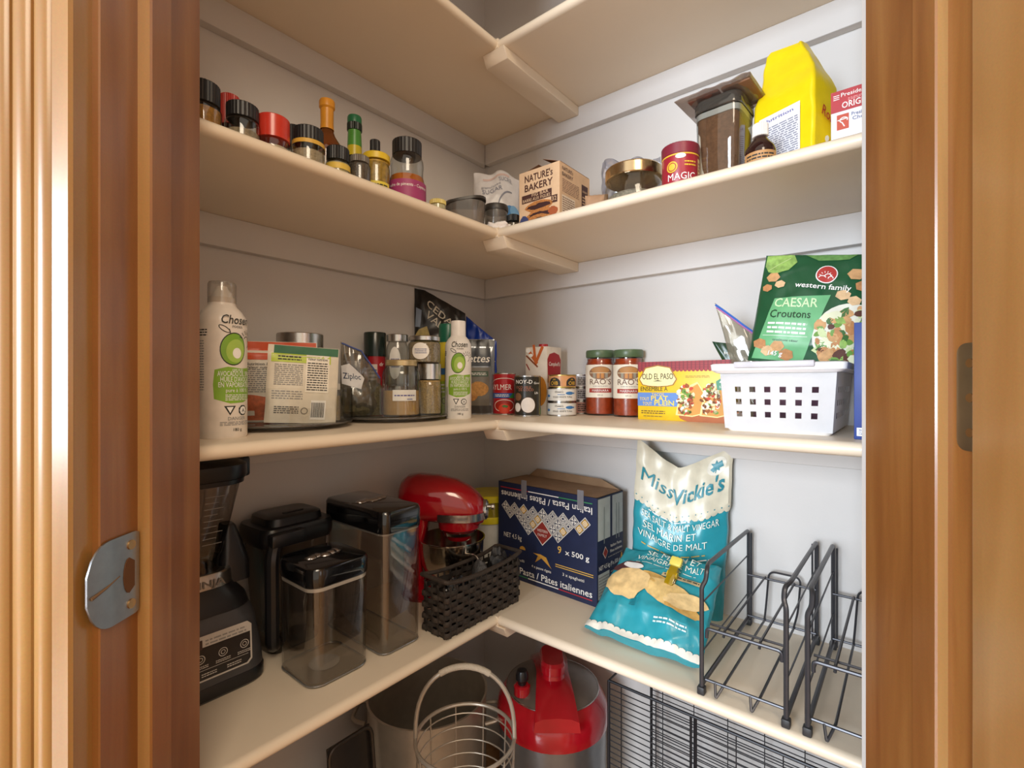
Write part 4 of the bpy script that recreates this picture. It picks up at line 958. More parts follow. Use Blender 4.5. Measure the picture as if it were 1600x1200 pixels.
P.poly([(.064, h*.52), (.09, h*.52), (.094, h*.66), (.078, h*.75), (.062, h*.66)], M('#4a9070', .45), 6); P.text('4', .072, h*.61, .011, WHITE, layer=7.5, bold=.03); P.text('SIMPLES', .08, h*.555, .004, WHITE, w=.024, layer=7.5)
P.build(t)
# ---- white storage basket with square holes
u0, u1, vf, vb = .722, .862, .236, .035
p = W((u0+u1)/2, (vf+vb)/2); t = thing('storage_basket', 'white plastic basket with square holes holding the crouton bag', 'basket', c2(p, ZM), AR)
w = u1-u0; d = vf-vb; h = .103; wp = M('#f8f8fb', .38, var=.02); fl = 1.10
def wall_grid(wb, wt, ncol, rowsz, hole_w):
    """flat wall in x,z (bottom width wb, top width wt) with square holes, returned as face quads"""
    zs = [0.004]
    for a, b in rowsz: zs += [a, b]
    zs.append(h*.94)
    xs = [-.5]
    for i in range(ncol):
        c = -.34+.68*i/(ncol-1); xs += [c-hole_w/2, c+hole_w/2]
    xs.append(.5); q = []
    for j in range(len(zs)-1):
        for i in range(len(xs)-1):
            if j % 2 == 1 and i % 2 == 1: continue
            q.append(((xs[i], zs[j]), (xs[i+1], zs[j]), (xs[i+1], zs[j+1]), (xs[i], zs[j+1])))
    return q
def solid_wall(ax, sgn, wb, wt, off_b, off_t, ncol, rowsz, hw):
    b = bmesh.new(); vd = {}
    def vert(x, z):
        k = (round(x, 5), round(z, 5))
        if k not in vd:
            f = z/h; ww = wb+(wt-wb)*f; of = off_b+(off_t-off_b)*f
            c = (x*ww, sgn*of, z) if ax == 'x' else (sgn*of, x*ww, z)
            vd[k] = b.verts.new(c)
        return vd[k]
    for q in wall_grid(wb, wt, ncol, rowsz, hw): b.faces.new([vert(*c) for c in q])
    bmesh.ops.solidify(b, geom=b.faces[:], thickness=.0018)
    return b
rz_ = [(h*.22, h*.30), (h*.40, h*.48), (h*.58, h*.66)]
for sgn in (-1, 1):
    obj('pierced_wall', solid_wall('x', sgn, w, w*fl, d/2, d/2*1.07, 6, rz_, .055), wp, t)
    obj('pierced_wall', solid_wall('y', sgn, d, d*1.07, w/2, w/2*fl, 7, rz_, .045), wp, t)
obj('base', loft([(0, w*.95, d*.95, .008), (.0045, w*1.0, d*1.0, .008)]), wp, t)
W1 = w*fl+.012; D1 = d*1.07+.014
obj('rim', loft([(h*.86, W1-.004, D1-.004, .008), (h*.90, W1+.010, D1+.008, .010), (h*.985, W1+.012, D1+.010, .010), (h, W1+.006, D1+.004, .009), (h, W1-.012, D1-.014, .007), (h*.88, W1-.013, D1-.015, .007), (h*.86, W1-.013, D1-.015, .007)], cap=False), wp, t)
obj('handle_lip', box(-.052, .052, -D1/2-.010, -D1/2+.004, h*.93, h*1.02, .002), M('#c9c8d0', .4), t, label='grey handle lip')
# croutons bag leaning in the basket, on a bag of nuts
pc = onV(1252, .135); gb = M('#1f5233', .28, var=.08)
BG = Bag(.158, .180, .045, 61, nx=48, nz=54, wr=.0032, p=2.4, prof=lambda t: (min(1, (1-t)*1.5)**.6)*(.45+.55*min(1, t*6)))
t = thing('crouton_bag', 'green crouton bag with red sun emblem leaning in white basket', 'bag', c2(pc, ZM+.101), 0); t.rotation_euler = (-.10, .14, face(pc)-.10)
obj('film', BG.bm(), gb, t, sharp=.5)
P = Print(BG.fn, .006, lift=.0006); lg = M('#6bb07a', .4); lt = M('#8fb25a', .5, var=.3, scale=120); crt = [M('#c99a68', .6, var=.15, scale=150), M('#b98252', .6, var=.15, scale=150), M('#d8b488', .6, var=.15, scale=150)]
P.poly([(-.052, .104), (.024, .112), (.002, .004), (-.072, .004)], lg, 1)
P.text('CAESAR', -.020, .090, .0145, M('#cfe6b8', .4), w=.060, bold=.03, rot=.03); P.text('Croutons', -.025, .072, .0125, M('#183a22', .4), w=.056, rot=.02, bold=.01); P.rows(-.055, .045, .0, .066, 3, WHITE, 2, 2); P.line(-.060, .042, .004, .043, .0006, WHITE, 2); P.text('croûtons césar', -.026, .034, .0035, M('#183a22', .4), w=.036)
P.ell(.014, .145, .0145, .0145, WHITE, 2, n=24); P.ell(.014, .145, .0130, .0130, M('#b33a34', .4), 3, n=24); P.ring(.016, .141, .005, .005, .0012, WHITE, 4, a0=0, a1=pi); P.ring(.009, .139, .005, .004, .0012, WHITE, 4, a0=.2, a1=pi); P.ring(.020, .138, .004, .004, .0012, WHITE, 4, a0=0, a1=pi)
for k in range(6):
    a = .3+k*.5; P.line(.013+.0062*math.cos(a), .141+.0062*math.sin(a), .013+.009*math.cos(a), .141+.009*math.sin(a), .0008, WHITE, 4)
P.text('western family', .011, .121, .0085, WHITE, w=.076, bold=.03, rot=-.06)
P.poly([(-.076, .178), (-.036, .178), (-.030, .166), (-.040, .152), (-.058, .146), (-.070, .150), (-.076, .160)], lt, 2); P.line(-.07, .152, -.04, .172, .0012, M('#bcd08a', .5), 3)
P.poly([(-.02, .178), (.05, .178), (.04, .170), (.0, .168)], M('#5f8a4a', .5, var=.3, scale=120), 2)
for k, (x_, y_, r_) in enumerate(((-.060, .140, .009), (-.066, .122, .007), (-.048, .128, .007), (.052, .146, .010), (.064, .128, .010), (.040, .112, .009), (.072, .152, .009), (-.062, .028, .009), (-.050, .018, .009), (-.036, .026, .009), (-.022, .014, .010), (.055, .104, .008))):
    a = k*.7; P.poly([(x_+1.15*r_*math.cos(a+i*pi/3), y_+.95*r_*math.sin(a+i*pi/3)) for i in range(6)], crt[k % 3], 3)
P.ell(.056, .048, .046, .052, M('#e0ded0', .5), 2, n=30, rot=.1)
ins = lambda x, y: ((x-.056)/.042)**2+((y-.046)/.048)**2 < 1
P.blobs(.012, .0, .078, .095, 150, [lt, M('#6f9a45', .5), M('#c9d6a0', .5), crt[0], crt[1], M('#5a3428', .6), M('#dfe0c0', .5), M('#3f6a34', .5)], .005, .010, 3, 7, ins)
P.text('145 g', -.038, .012, .007, WHITE, layer=6, bold=.03, shear=.2)
P.build(t)
# hidden load in the basket and the two bags showing beside the crouton bag
p = onV(1240, .13); BG = Bag(.120, .085, .075, 65, wr=.004, nx=24, nz=24)
t = thing('snack_bag', 'purple grey snack bag lying inside the white basket', 'bag', c2(p, ZM+.012), AR); obj('film', BG.bm(), M('#6a4a5e', .35), t)
p = W(.752, .10); t = thing('zip_bag', 'clear zip bag with blue zip beside the crouton bag', 'bag', c2(p, ZM+.008), face(p)); t.rotation_euler = (0, -.24, face(p)-.1)
BG = Bag(.062, .190, .022, 66, wr=.004, nx=28, nz=40, top=lambda x: -.045*(x+.2), prof=lambda t: (min(1, (1-t)*1.6)**.6))
obj('film', BG.bm(), GL('#d8d4cc', .6, .08, .22, '#c4bfae'), t, sharp=.4)
obj('contents', Bag(.050, .105, .018, 67, wr=.004, nx=20, nz=20).bm(), M('#b9a98a', .9, var=.3, scale=200), t)
obj('zip_strip', tube([BG.pt(-.98+.28*i, .985, True)+Vector((0, -.0012, 0)) for i in range(8)], .0022, 6), M('#3a6ac0', .4), t, label='blue zip strip')
obj('zip_strip', tube([BG.pt(-.98+.28*i, .962, True)+Vector((0, -.0012, 0)) for i in range(8)], .0014, 6), M('#b06aa0', .4), t, label='pink zip strip')
p = W(.748, .058); t = thing('salad_topper_bag', 'dark green foil bag top poking over the basket rim', 'bag', c2(p, ZM+.012), 0); t.rotation_euler = (0, -.46, face(p)-.1)
BG = Bag(.050, .152, .016, 68, wr=.0035, nx=26, nz=34, top=lambda x: -.018*x, prof=lambda t: (min(1, (1-t)*1.6)**.6))
obj('film', BG.bm(), M('#20402c', .28), t, sharp=.5)
P = Print(BG.fn, .005, lift=.0006); P.text('MELLOW', .0, .122, .0062, WHITE, w=.034, rot=-.3); P.build(t)
# blue pasta box by the right jamb
t, w, d = carton('pasta_carton', 'blue pasta carton beside the right door jamb, middle shelf', 'box', .888, .985, .175, .258, ZM, .152, M('#2f478f', .4))
h = .152; P = Print(flat(d/2), .03); P.text('C O', -w/2+.030, h*.90, .0065, WHITE, w=.018); P.ell(-w/2+.043, h*.60, .020, .012, M('#c8483f', .4), 2); P.poly([(-w/2+.028, h*.47), (-w/2+.036, h*.47), (-w/2+.036, h*.43)], WHITE, 2)
P.blobs(-w/2+.020, h*.17, w/2-.01, h*.23, 24, [M('#c9a24a', .6), M('#a8803a', .6), M('#dcb860', .6)], .004, .007, 2, 3); P.rect(-w/2+.003, h*.03, -w/2+.024, h*.10, WHITE, 1); P.rows(-w/2+.005, h*.04, -w/2+.022, h*.09, 3, M('#2f478f', .4), 2); P.build(t)
# ================================================================ ITEMS ON THE LOWER SHELF
blackp = M('#17171a', .32); blackg = M('#0e0e10', .10, coat=.6); dgrey = M('#4a4a4e', .38, .35)
def c_uv(u, v, z): p = W(u, v); return (p[0], p[1], z)
# ---- countertop blender (faces the left shelf's front)
t = thing('blender', 'dark grey blender base with control panel and clear pitcher', 'blender', c_uv(.082, .778, ZL), AL)
w, d = .208, .150
obj('base', loft([(0, w*.96, d*.96, .03), (.004, w, d, .032), (.018, w, d, .032), (.022, w*.985, d*.985, .032)]), blackp, t, label='black base foot')
bm_ = loft([(.0225, w*.985, d*.985, .032), (.05, w*.97, d*.97, .034), (.100, w*.90, d*.92, .036), (.116, w*.84, d*.86, .036), (.120, w*.80, d*.82, .034)], n=8)
body = obj('motor_housing', bm_, dgrey, t)
obj('housing_top', loft([(.1195, w*.83, d*.85, .036), (.135, w*.78, d*.82, .034), (.150, w*.66, d*.74, .034), (.156, w*.62, d*.70, .032)]), blackp, t)
obj('collar_band', loft([(.1565, w*.63, d*.72, .034), (.176, w*.61, d*.70, .033), (.178, w*.59, d*.68, .032)], n=8), M('#b8b2aa', .3, 1.0), t, label='brushed steel band')
P = Print(lambda x, y, o: (x, -d*.355-.0015-o+(.166-y)*-.1, y), .03); P.text('NINJA', 0.02, .1605, .0105, M('#77716c', .4, .5), w=.05, layer=2, bold=.03); P.build(t, 'raised_letters')
# panel on the sloping front
def bp(x, y, o):                               # y: height on housing; front of the housing leans back
    f = (y-.0225)/(.100-.0225); yy = d*(.985-.065*f)/2
    return (x, -yy-.0012-o, y)
P = Print(bp, .03); lgt = M('#c9c6c2', .35, .3)
P.poly([(-.078, .034), (.070, .034), (.076, .040), (.076, .092), (.070, .098), (-.078, .098)], lgt, 1)
P.poly([(-.075, .0365), (.068, .0365), (.0735, .042), (.0735, .082), (-.075, .082)], M('#1b1b1e', .25), 2)
P.rect(-.02, .080, .008, .093, M('#3a2626', .3), 3); P.rows(.012, .083, .068, .093, 2, GREY, 2)
P.text('AUTO-IQ', -.045, .086, .004, INK, layer=2)
for i in range(5):
    x_ = -.055+.030*i; P.ring(x_, .066, .0062, .0062, .0009, lgt, 3); P.ring(x_, .066, .0032, .0032, .0008, lgt, 3); P.rows(x_-.010, .0525, x_+.010, .0575, 2, lgt, 3, i)
P.line(-.07, .050, .07, .050, .0006, lgt, 3)
for i in range(4): P.rows(-.062+.034*i, .040, -.042+.034*i, .046, 2, lgt, 3, i+9)
P.build(t, 'control_panel', label='black touch control panel')
tint = GL('#dedad6', .55, .04)
obj('pitcher', loft([(.178, .098, .094, .030), (.196, .098, .094, .030), (.204, .104, .100, .030), (.320, .146, .140, .034)], n=8), tint, t, label='clear plastic pitcher')
obj('pitcher_rim', loft([(.3105, .147, .141, .034), (.3115, .152, .146, .036), (.318, .153, .147, .036), (.319, .148, .142, .034)], n=8), blackp, t)
obj('pitcher_lid', loft([(.319, .156, .150, .036), (.324, .160, .154, .038), (.340, .158, .152, .037), (.346, .140, .134, .034)], n=8), blackp, t, label='black pitcher lid')
obj('spout_flap', box(.050, .096, -.022, .022, .312, .345, .005), blackp, t)
obj('handle', loft([(.150, .050, .050, .012, .068, -.01), (.178, .046, .046, .012, .070, -.01), (.236, .020, .030, .008, .064, -.01), (.240, .016, .026, .007, .063, -.01)]), blackp, t)
obj('blade_stack', lathe([(0, .18), (.012, .18), (.010, .24), (.006, .30), (0, .305)], 16), M('#3a3a3e', .3), t)
P = Print(lambda x, y, o: (x, -.053-.17*(y-.2)-.0012-o, y), .03)
for k in range(9): P.line(.012, .225+.009*k, .012+(.018 if k % 2 else .026), .225+.009*k, .0009, GREY, 1)
P.build(t, 'measure_marks')
# ---- second pitcher with black lid behind the square canister
t = thing('blender_pitcher', 'spare clear pitcher with flat black lid behind the square canister', 'pitcher', c_uv(.066, .604, ZL), AL+.04)
obj('pitcher_body', loft([(0, .092, .076, .02), (.004, .096, .080, .022), (.190, .122, .098, .024)], n=6), GL('#c9c5c0', .5), t)
obj('handle', tube(rnd_path([(-.045, -.052, .205), (-.060, -.064, .180), (-.058, -.062, .03), (-.038, -.036, .02)], .03), .011, 10), blackp, t)
obj('lid', loft([(.186, .128, .106, .022), (.194, .134, .112, .024), (.212, .134, .112, .024), (.218, .128, .106, .022), (.219, .104, .086, .02), (.231, .100, .082, .02), (.234, .09, .072, .018)], n=6), blackp, t)
obj('lid_latch', box(-.062, .0, -.070, -.050, .190, .214, .005), blackp, t)
obj('lid_slot', box(-.018, .02, -.022, -.016, .2335, .236, .001), M('#050505', .5), t)
# ---- clear food canisters with black push lids
def canister(label, u0, u1, v0, v1, h, rc, seal=True, rz=0):
    t = thing('food_canister', label, 'container', c_uv((u0+u1)/2, (v0+v1)/2, ZL), AL+rz, 'clear canisters with black lids'); w = v1-v0; d = u1-u0
    g = GL('#f1efec', .6, .03)
    obj('clear_body', loft([(0, w*.95, d*.96, rc), (.003, w*.98, d*.98, rc), (h*.845, w, d, rc), (h*.845, w-.006, d-.006, rc-.003), (.007, w-.008, d-.008, rc-.003)], n=8), g, t)
    obj('base_edge', tube([(x_, y_, .0035) for x_, y_ in rr(w*.975, d*.975, rc, 8)], .0014, 6, closed=True), GL('#b9b6b2', .8, .05, .3, '#c9c7c4'), t)
    if seal: obj('seal', loft([(h*.805, w*.985, d*.985, rc), (h*.835, w*.99, d*.99, rc)], n=8), M('#c9c6c0', .4), t, label='pale rubber seal')
    else: obj('seal', loft([(h*.83, w*.985, d*.985, rc), (h*.842, w*.99, d*.99, rc)], n=8), M('#8a8884', .4), t)
    l0 = h*.846
    obj('lid', loft([(l0, w*1.015, d*1.01, rc), (l0+.003, w*1.03, d*1.02, rc*1.05), (h*.975, w*1.03, d*1.02, rc*1.05), (h*.995, w*.99, d*.985, rc), (h, w*.93, d*.94, rc*.9)], n=8), blackg, t, label='glossy black lid')
    bt = nb()
    for k in range(5):
        a = nb(); bmesh.ops.create_icosphere(a, subdivisions=2, radius=1)
        for v_ in a.verts: v_.co = Vector((v_.co.x*.011+(k-2)*.0115, v_.co.y*.009+.004*math.sin(k*2.1), h+.0005+max(0, v_.co.z)*.004*(1+.4*noise.noise(v_.co*2+Vector((k, 0, 0))))))
        bt = merge(bt, a)
    obj('push_button', bt, M('#c9c9cc', .12, 1.0, bump=.3, bscale=400), t, label='crumpled shiny film on the button')
    return t
t = canister('square clear canister with black lid, the nearest and empty', .140, .252, .552, .658, .182, .022)
obj('round_mark', lathe([(0, .0045), (.024, .0045), (.024, .0050), (0, .0050)], 28), M('#d8d6d4', .5), t)
canister('tall narrow clear canister with black lid beside the woven basket', .070, .258, .448, .534, .246, .016, seal=False)
# ---- red stand mixer
mp_ = atY(700, 1.13)
ang = -.06
t = thing('stand_mixer', 'glossy red stand mixer with steel bowl', 'mixer', (atY(706, 1.085)[0], 1.085, ZL), ang)
t.scale = (.9, .9, .95)
redm = M('#a30d1c', .12, coat=.8, var=.03)
# local x = towards the mixer's front, bowl centre at x=0
obj('base', loft([(0, .18, .115, .05, -.03, 0), (.006, .186, .12, .055, -.03, 0), (.020, .175, .11, .05, -.03, 0), (.026, .15, .09, .04, -.03, 0)], n=8), redm, t)
obj('column', loft([(.02, .056, .082, .026, -.090, 0), (.06, .048, .070, .022, -.094, 0), (.12, .048, .070, .022, -.092, 0), (.182, .065, .078, .028, -.085, 0)], n=8), redm, t)
# head: rounded body lofted along x
b = nb(); rings = []; seg = 28
for x_, ry_, rzu, rzd, zc_ in ((-.130, .004, .004, .004, .222), (-.128, .026, .028, .022, .222), (-.120, .042, .044, .034, .222), (-.105, .052, .056, .042, .221), (-.08, .056, .062, .046, .218), (-.03, .056, .062, .047, .214), (.012, .054, .058, .046, .208), (.045, .049, .048, .042, .202), (.066, .041, .036, .036, .197), (.078, .030, .025, .027, .194), (.082, .018, .016, .018, .193), (.083, .003, .003, .003, .193)):
    ring = []
    for i in range(seg):
        a = 2*pi*i/seg; s_ = math.sin(a); c_ = math.cos(a); e_ = .82
        yy = math.copysign(abs(c_)**e_, c_)*ry_; zz = math.copysign(abs(s_)**e_, s_)*(rzu if s_ > 0 else rzd)
        ring.append(b.verts.new((x_, yy, zc_+zz)))
    rings.append(ring)
for a, c in zip(rings, rings[1:]):
    for i in range(seg): b.faces.new((a[i], a[(i+1) % seg], c[(i+1) % seg], c[i]))
b.faces.new(rings[0]); b.faces.new(rings[-1][::-1])
head = obj('motor_head', b, redm, t)
# trim band around the head's lower half
bp_pts = []
for i in range(41):
    a = -pi*.62+pi*1.24*i/40
    bp_pts.append((.034+.0535*math.cos(a)*(1 if math.cos(a) > 0 else 3.0), .0555*math.sin(a)*(1-.05*max(0, math.cos(a)))))
b = nb(); A = []
for x_, y_ in bp_pts:
    A.append([b.verts.new((x_, y_*1.03, z_)) for z_ in (.178, .178+.017)])
for p_, q_ in zip(A, A[1:]): b.faces.new((p_[0], q_[0], q_[1], p_[1]))
bmesh.ops.solidify(b, geom=b.faces[:], thickness=.002)
obj('trim_band', b, M('#c2c2c4', .22, 1.0), t, label='brushed steel trim band')
P = Print(lambda x, y, o: (x, -.0598-o, y), .02); P.text('KITCHENAID', .030, .1835, .006, M('#6a6a6e', .4), w=.044, layer=3); P.build(t, 'trim_letters')
obj('beater_housing', lathe([(0, .128), (.028, .128), (.032, .132), (.034, .142), (.038, .150), (.050, .156), (.053, .178), (0, .178)], 32, cx=.018), redm, t)
obj('housing_ring', lathe([(.034, .140), (.040, .141), (.043, .149), (.040, .151)], 32, cx=.018), M('#c2c2c4', .2, 1.0), t)
obj('beater_shaft', lathe([(0, .105), (.006, .105), (.006, .134), (0, .134)], 16, cx=.016), silver, t)
hub = obj('attachment_hub', xf(lathe([(0, 0), (.021, 0), (.023, .003), (.023, .010), (.019, .013), (.017, .010), (0, .010)], 28), Matrix.Translation((.076, 0, .196)) @ Matrix.Rotation(pi/2, 4, 'Y')), M('#c6c8ca', .15, 1.0), t, label='chrome hub cap')
obj('hub_knob', xf(lathe([(0, 0), (.004, 0), (.004, .016), (.007, .018), (.007, .024), (0, .026)], 16), Matrix.Translation((.082, -.012, .206)) @ Matrix.Rotation(pi/2, 4, 'Y')), silver, hub)
obj('mixing_bowl', lathe([(0, .028), (.04, .028), (.046, .034), (.062, .05), (.074, .075), (.078, .105), (.079, .128), (.0815, .130), (.0815, .1325), (.0785, .1325), (.0765, .105), (.0725, .076), (.060, .052), (.04, .037), (0, .036)], 48), M('#c9c2b8', .14, 1.0), t, label='polished steel bowl')
obj('bowl_handle', tube(rnd_path([(.045, -.064, .112), (.075, -.082, .116), (.082, -.088, .08), (.068, -.074, .050), (.040, -.054, .052)], .02), .0028, 8), silver, t)
# ---- yellow lidded tub in the corner
t = thing('deli_tub', 'round white tub with translucent yellow lid in the corner', 'tub', c_uv(.098, .088, ZL), 0)
r = .058; h = .185
obj('tub_body', lathe([(0, 0), (r*.84, 0), (r*.86, .003), (r*.95, h*.66), (0, h*.66)], 36), M('#cfcfc9', .4), t)
obj('yellow_body', lathe([(r*.95, h*.66), (r*.97, h*.95), (0, h*.95)], 36), GL('#cfc060', .4, .1, .6, '#a89a2c'), t, label='yellow translucent upper tub')
for z_ in (h*.66, h*.945): obj('lid_ring', lathe([(r*.93, z_-.007), (r*1.03, z_-.007), (r*1.04, z_-.004), (r*1.04, z_+.006), (r*1.0, z_+.009), (0, z_+.009)], 36), M('#d2c21e', .35), t)
# ---- woven black basket
v0, v1, u0, u1 = .212, .430, .230, .301
t = thing('woven_basket', 'black woven paper-rope basket with handle gaps', 'basket', c_uv((u0+u1)/2, (v0+v1)/2, ZL), AL)
w = v1-v0; d = u1-u0; h = .098; wv = [M('#3a312b', .65, var=.3, scale=90, bump=.4, bscale=500), M('#2b2521', .65, var=.3, scale=90, bump=.4, bscale=500)]
def perim(f, ww, dd):                          # point and outward normal at fraction f of a rectangle's outline
    L_ = 2*(ww+dd); s_ = (f % 1)*L_
    if s_ < ww: return (-ww/2+s_, -dd/2, 0, -1)
    s_ -= ww
    if s_ < dd: return (ww/2, -dd/2+s_, 1, 0)
    s_ -= dd
    if s_ < ww: return (ww/2-s_, dd/2, 0, 1)
    s_ -= ww
    return (-ww/2, dd/2-s_, -1, 0)
NS = 34; rowh = .0105; nrow = 8
def weave_row(ph):
    b = nb(); n = NS*4; pr = []
    for i in range(n):
        x_, y_, nx_, ny_ = perim((i+.5)/n, w-.006, d-.006)
        o = .0026*math.cos(pi*(i/4.0)+ph*pi)
        q = []
        for z_, e_ in ((.0004, 0), (.002, .0008), (rowh*.5, .0012), (rowh-.002, .0008), (rowh-.0004, 0)):
            q.append(b.verts.new((x_+nx_*(o+e_), y_+ny_*(o+e_), z_+.0006*noise.noise(Vector((i*.7, z_*200, ph))))))
        for z_ in (rowh-.0004, .0004): q.append(b.verts.new((x_+nx_*(o-.0012), y_+ny_*(o-.0012), z_)))
        pr.append(q)
    for i in range(n):
        a, c = pr[i], pr[(i+1) % n]
        for k in range(7): b.faces.new((a[k], a[(k+1) % 7], c[(k+1) % 7], c[k]))
    return b
first = [obj('woven_strand', weave_row(0), wv[0], t, sharp=1.2), obj('woven_strand', weave_row(1), wv[1], t, sharp=1.2)]
for k in range(nrow):
    o = first[k] if k < 2 else first[k % 2].copy()
    if k >= 2: COL.objects.link(o); o.parent = t
    o.location = (0, 0, .003+k*rowh)
# top rows leave a handle gap on the two long sides
def part_row(z_, gap):
    b = nb()
    for f0, f1 in gap:
        n = 40; pr = []
        for i in range(n+1):
            x_, y_, nx_, ny_ = perim(f0+(f1-f0)*i/n, w-.006, d-.006); o = .002*math.cos(i*1.3)
            pr.append([b.verts.new((x_+nx_*(o+e_), y_+ny_*(o+e_), zz)) for zz, e_ in ((z_, 0), (z_+rowh*.5, .0012), (z_+rowh-.0004, 0), (z_+rowh-.0004, -.0018), (z_, -.0018))])
        for i in range(n):
            for k in range(5): b.faces.new((pr[i][k], pr[i][(k+1) % 5], pr[i+1][(k+1) % 5], pr[i+1][k]))
        b.faces.new(pr[0]); b.faces.new(pr[-1][::-1])
    return b
Lp = 2*(w+d); fa = (w/2-.034)/Lp; fb = (w/2+.034)/Lp; fc = (w+d+w/2-.034)/Lp; fd = (w+d+w/2+.034)/Lp
stake = box(-.0022, .0022, -.0009, .0009, .001, h-.004, .0004, seg=1); me_ = None
for i in range(NS):
    x_, y_, nx_, ny_ = perim((i*4+.5+2)/(NS*4), w-.006, d-.006)
    if me_ is None: o = obj('stake', stake, wv[1], t); me_ = o.data
    else: o = bpy.data.objects.new('stake', me_); COL.objects.link(o); o.parent = t
    o.location = (x_, y_, 0); o.rotation_euler = (0, 0, 0 if ny_ else pi/2)
rp = []
for i in range(80):
    x_, y_, nx_, ny_ = perim((i+.5)/80, w-.004, d-.004); e_ = .010*(abs(x_)/(w/2))**3
    rp.append((x_, y_, h-.002+e_))
obj('rim_braid', tube(rp, .0042, 8, closed=True), wv[0], t)
obj('floor_mat', box(-w/2+.006, w/2-.006, -d/2+.006, d/2-.006, 0, .003), wv[1], t)
# dark cloth and cable inside the basket
def lump(sx, sy, sz, seed, amp=.35):
    b = nb(); bmesh.ops.create_icosphere(b, subdivisions=4, radius=1)
    for v_ in b.verts:
        q = 1+amp*noise.noise(v_.co*2.2+Vector((seed, 2, 5)))+amp*.4*noise.noise(v_.co*6+Vector((seed, 1, 1)))
        v_.co = Vector((v_.co.x*sx*q, v_.co.y*sy*q, max(-.98, v_.co.z*q)*sz+sz))
    return b
t = thing('cloth_bag', 'crumpled black cloth bag inside the woven basket', 'bag', c_uv(.265, .248, ZL+.004), AL); obj('cloth', lump(.026, .023, .056, 3, .25), M('#1b1b1d', .5, bump=.3, bscale=120), t)
t = thing('cloth_bag', 'glossy black bundle in the woven basket below the bowl', 'bag', c_uv(.265, .372, ZL+.004), AL); obj('cloth', lump(.042, .022, .042, 8, .25), M('#121214', .2), t)
t = thing('mesh_ball', 'grey mesh bundle in the woven basket beside the pasta box', 'bundle', c_uv(.266, .302, ZL+.004), AL); obj('mesh', lump(.018, .022, .050, 6, .12), M('#4a4a4c', .6, var=.5, scale=300, bump=.5), t)
# ---- pasta box
u0, u1, v0, v1 = .163, .445, .024, .132; h = .226
p = W((u0+u1)/2, (v0+v1)/2); t = thing('pasta_case', 'open navy cardboard case of pasta with upside-down lettering', 'box', c2(p, ZL), AR-.05)
w = u1-u0; d = v1-v0; th = .003; navy = M('#1e2747', .5, var=.08); card = M('#9a7c5e', .8)
def panel(x0, x1, y0, y1, nm='side_panel', m=navy): return obj(nm, box(x0, x1, y0, y1, 0, h), m, t)
obj('carton_shell', loft([(0, w, d, .0008), (h, w, d, .0008)], n=1, cap=False), navy, t)
obj('inner_liner', loft([(h, w-.0002, d-.0002, .0008), (h, w-2*th, d-2*th, .0006), (.003, w-2*th, d-2*th, .0006), (.003, .01, .01, .001)], n=1), card, t, label='brown cardboard inside')
flap([(-w/2+.01, d/2-.002, h), (w/2-.01, d/2-.002, h), (w/2-.06, d/2+.004, h+.016), (-w/2+.03, d/2+.004, h+.018)], card, t)
P = Print(flat(d/2), .05); rdp = M('#b02a34', .5); gnp = M('#3c8a5a', .5); yp = M('#d9ae52', .5); tl = M('#e6e2da', .5)
P.text('Italian Pasta / Pâtes italiennes', .0, h*.905, .0145, WHITE, w=w*.92, rot=pi, bold=.02)
for k, c_ in enumerate((rdp, WHITE, gnp)): P.rect(-w*.47+w*.31*k, h*.925+.003, -w*.47+w*.31*(k+1), h*.925+.0052, c_, 2)
P.text('Italian Pasta / Pâtes italiennes', .0, h*.075, .0145, WHITE, w=w*.92, bold=.02)
for k, c_ in enumerate((gnp, WHITE, rdp)): P.rect(-w*.47+w*.31*k, h*.045, -w*.47+w*.31*(k+1), h*.045+.0022, c_, 2)
def tile(cx, cy, s_, kind):
    P.poly([(cx-s_, cy), (cx, cy-s_), (cx+s_, cy), (cx, cy+s_)], tl, 1); q = s_*.84
    P.poly([(cx-q, cy), (cx, cy-q), (cx+q, cy), (cx, cy+q)], navy, 2); q = s_*.72
    P.poly([(cx-q, cy), (cx, cy-q), (cx+q, cy), (cx, cy+q)], yp if kind == 2 else tl, 3)
    if kind == 0:
        for a in (0, pi/2, pi, 1.5*pi): P.ell(cx+.42*s_*math.cos(a), cy+.42*s_*math.sin(a), s_*.26, s_*.11, navy, 4, n=10, rot=a)
        P.ell(cx, cy, s_*.12, s_*.12, navy, 4, n=8)
    elif kind == 1: P.ring(cx, cy, s_*.48, s_*.48, s_*.1, navy, 4, n=12); P.ell(cx, cy, s_*.22, s_*.22, navy, 4, n=8)
    else: P.ring(cx, cy, s_*.4, s_*.4, s_*.12, tl, 4, n=12); P.ell(cx, cy, s_*.14, s_*.14, tl, 4, n=8)
s_ = .0136; sp_ = .0285; x0_, y0_ = -4*sp_-.002, h*.745
kinds = iter([0, 1, 2, 0, 1, 2, 0, 1, 0, 1, 2, 0, 2, 1, 0, 1, 0, 2, 1, 0, 0, 1, 2, 0, 1]*3)
for c_, n_ in enumerate((1, 1, 2, 2, 1, 2, 2, 1, 1)):
    for k in range(n_): tile(x0_+c_*sp_, y0_-k*sp_, s_, next(kinds))
for c_, n_ in enumerate((1, 1, 2, 1, 1, 2, 1, 1)):
    for k in range(n_): tile(x0_+(c_+.5)*sp_, y0_-(k+.5)*sp_, s_, next(kinds))
cx, cy = x0_+4*sp_, y0_-1.5*sp_; q = .0285
P.poly([(cx-q, cy), (cx, cy-q), (cx+q, cy), (cx, cy+q)], tl, 5); q = .026; P.poly([(cx-q, cy), (cx, cy-q), (cx+q, cy), (cx, cy+q)], M('#8f2f28', .5), 6)
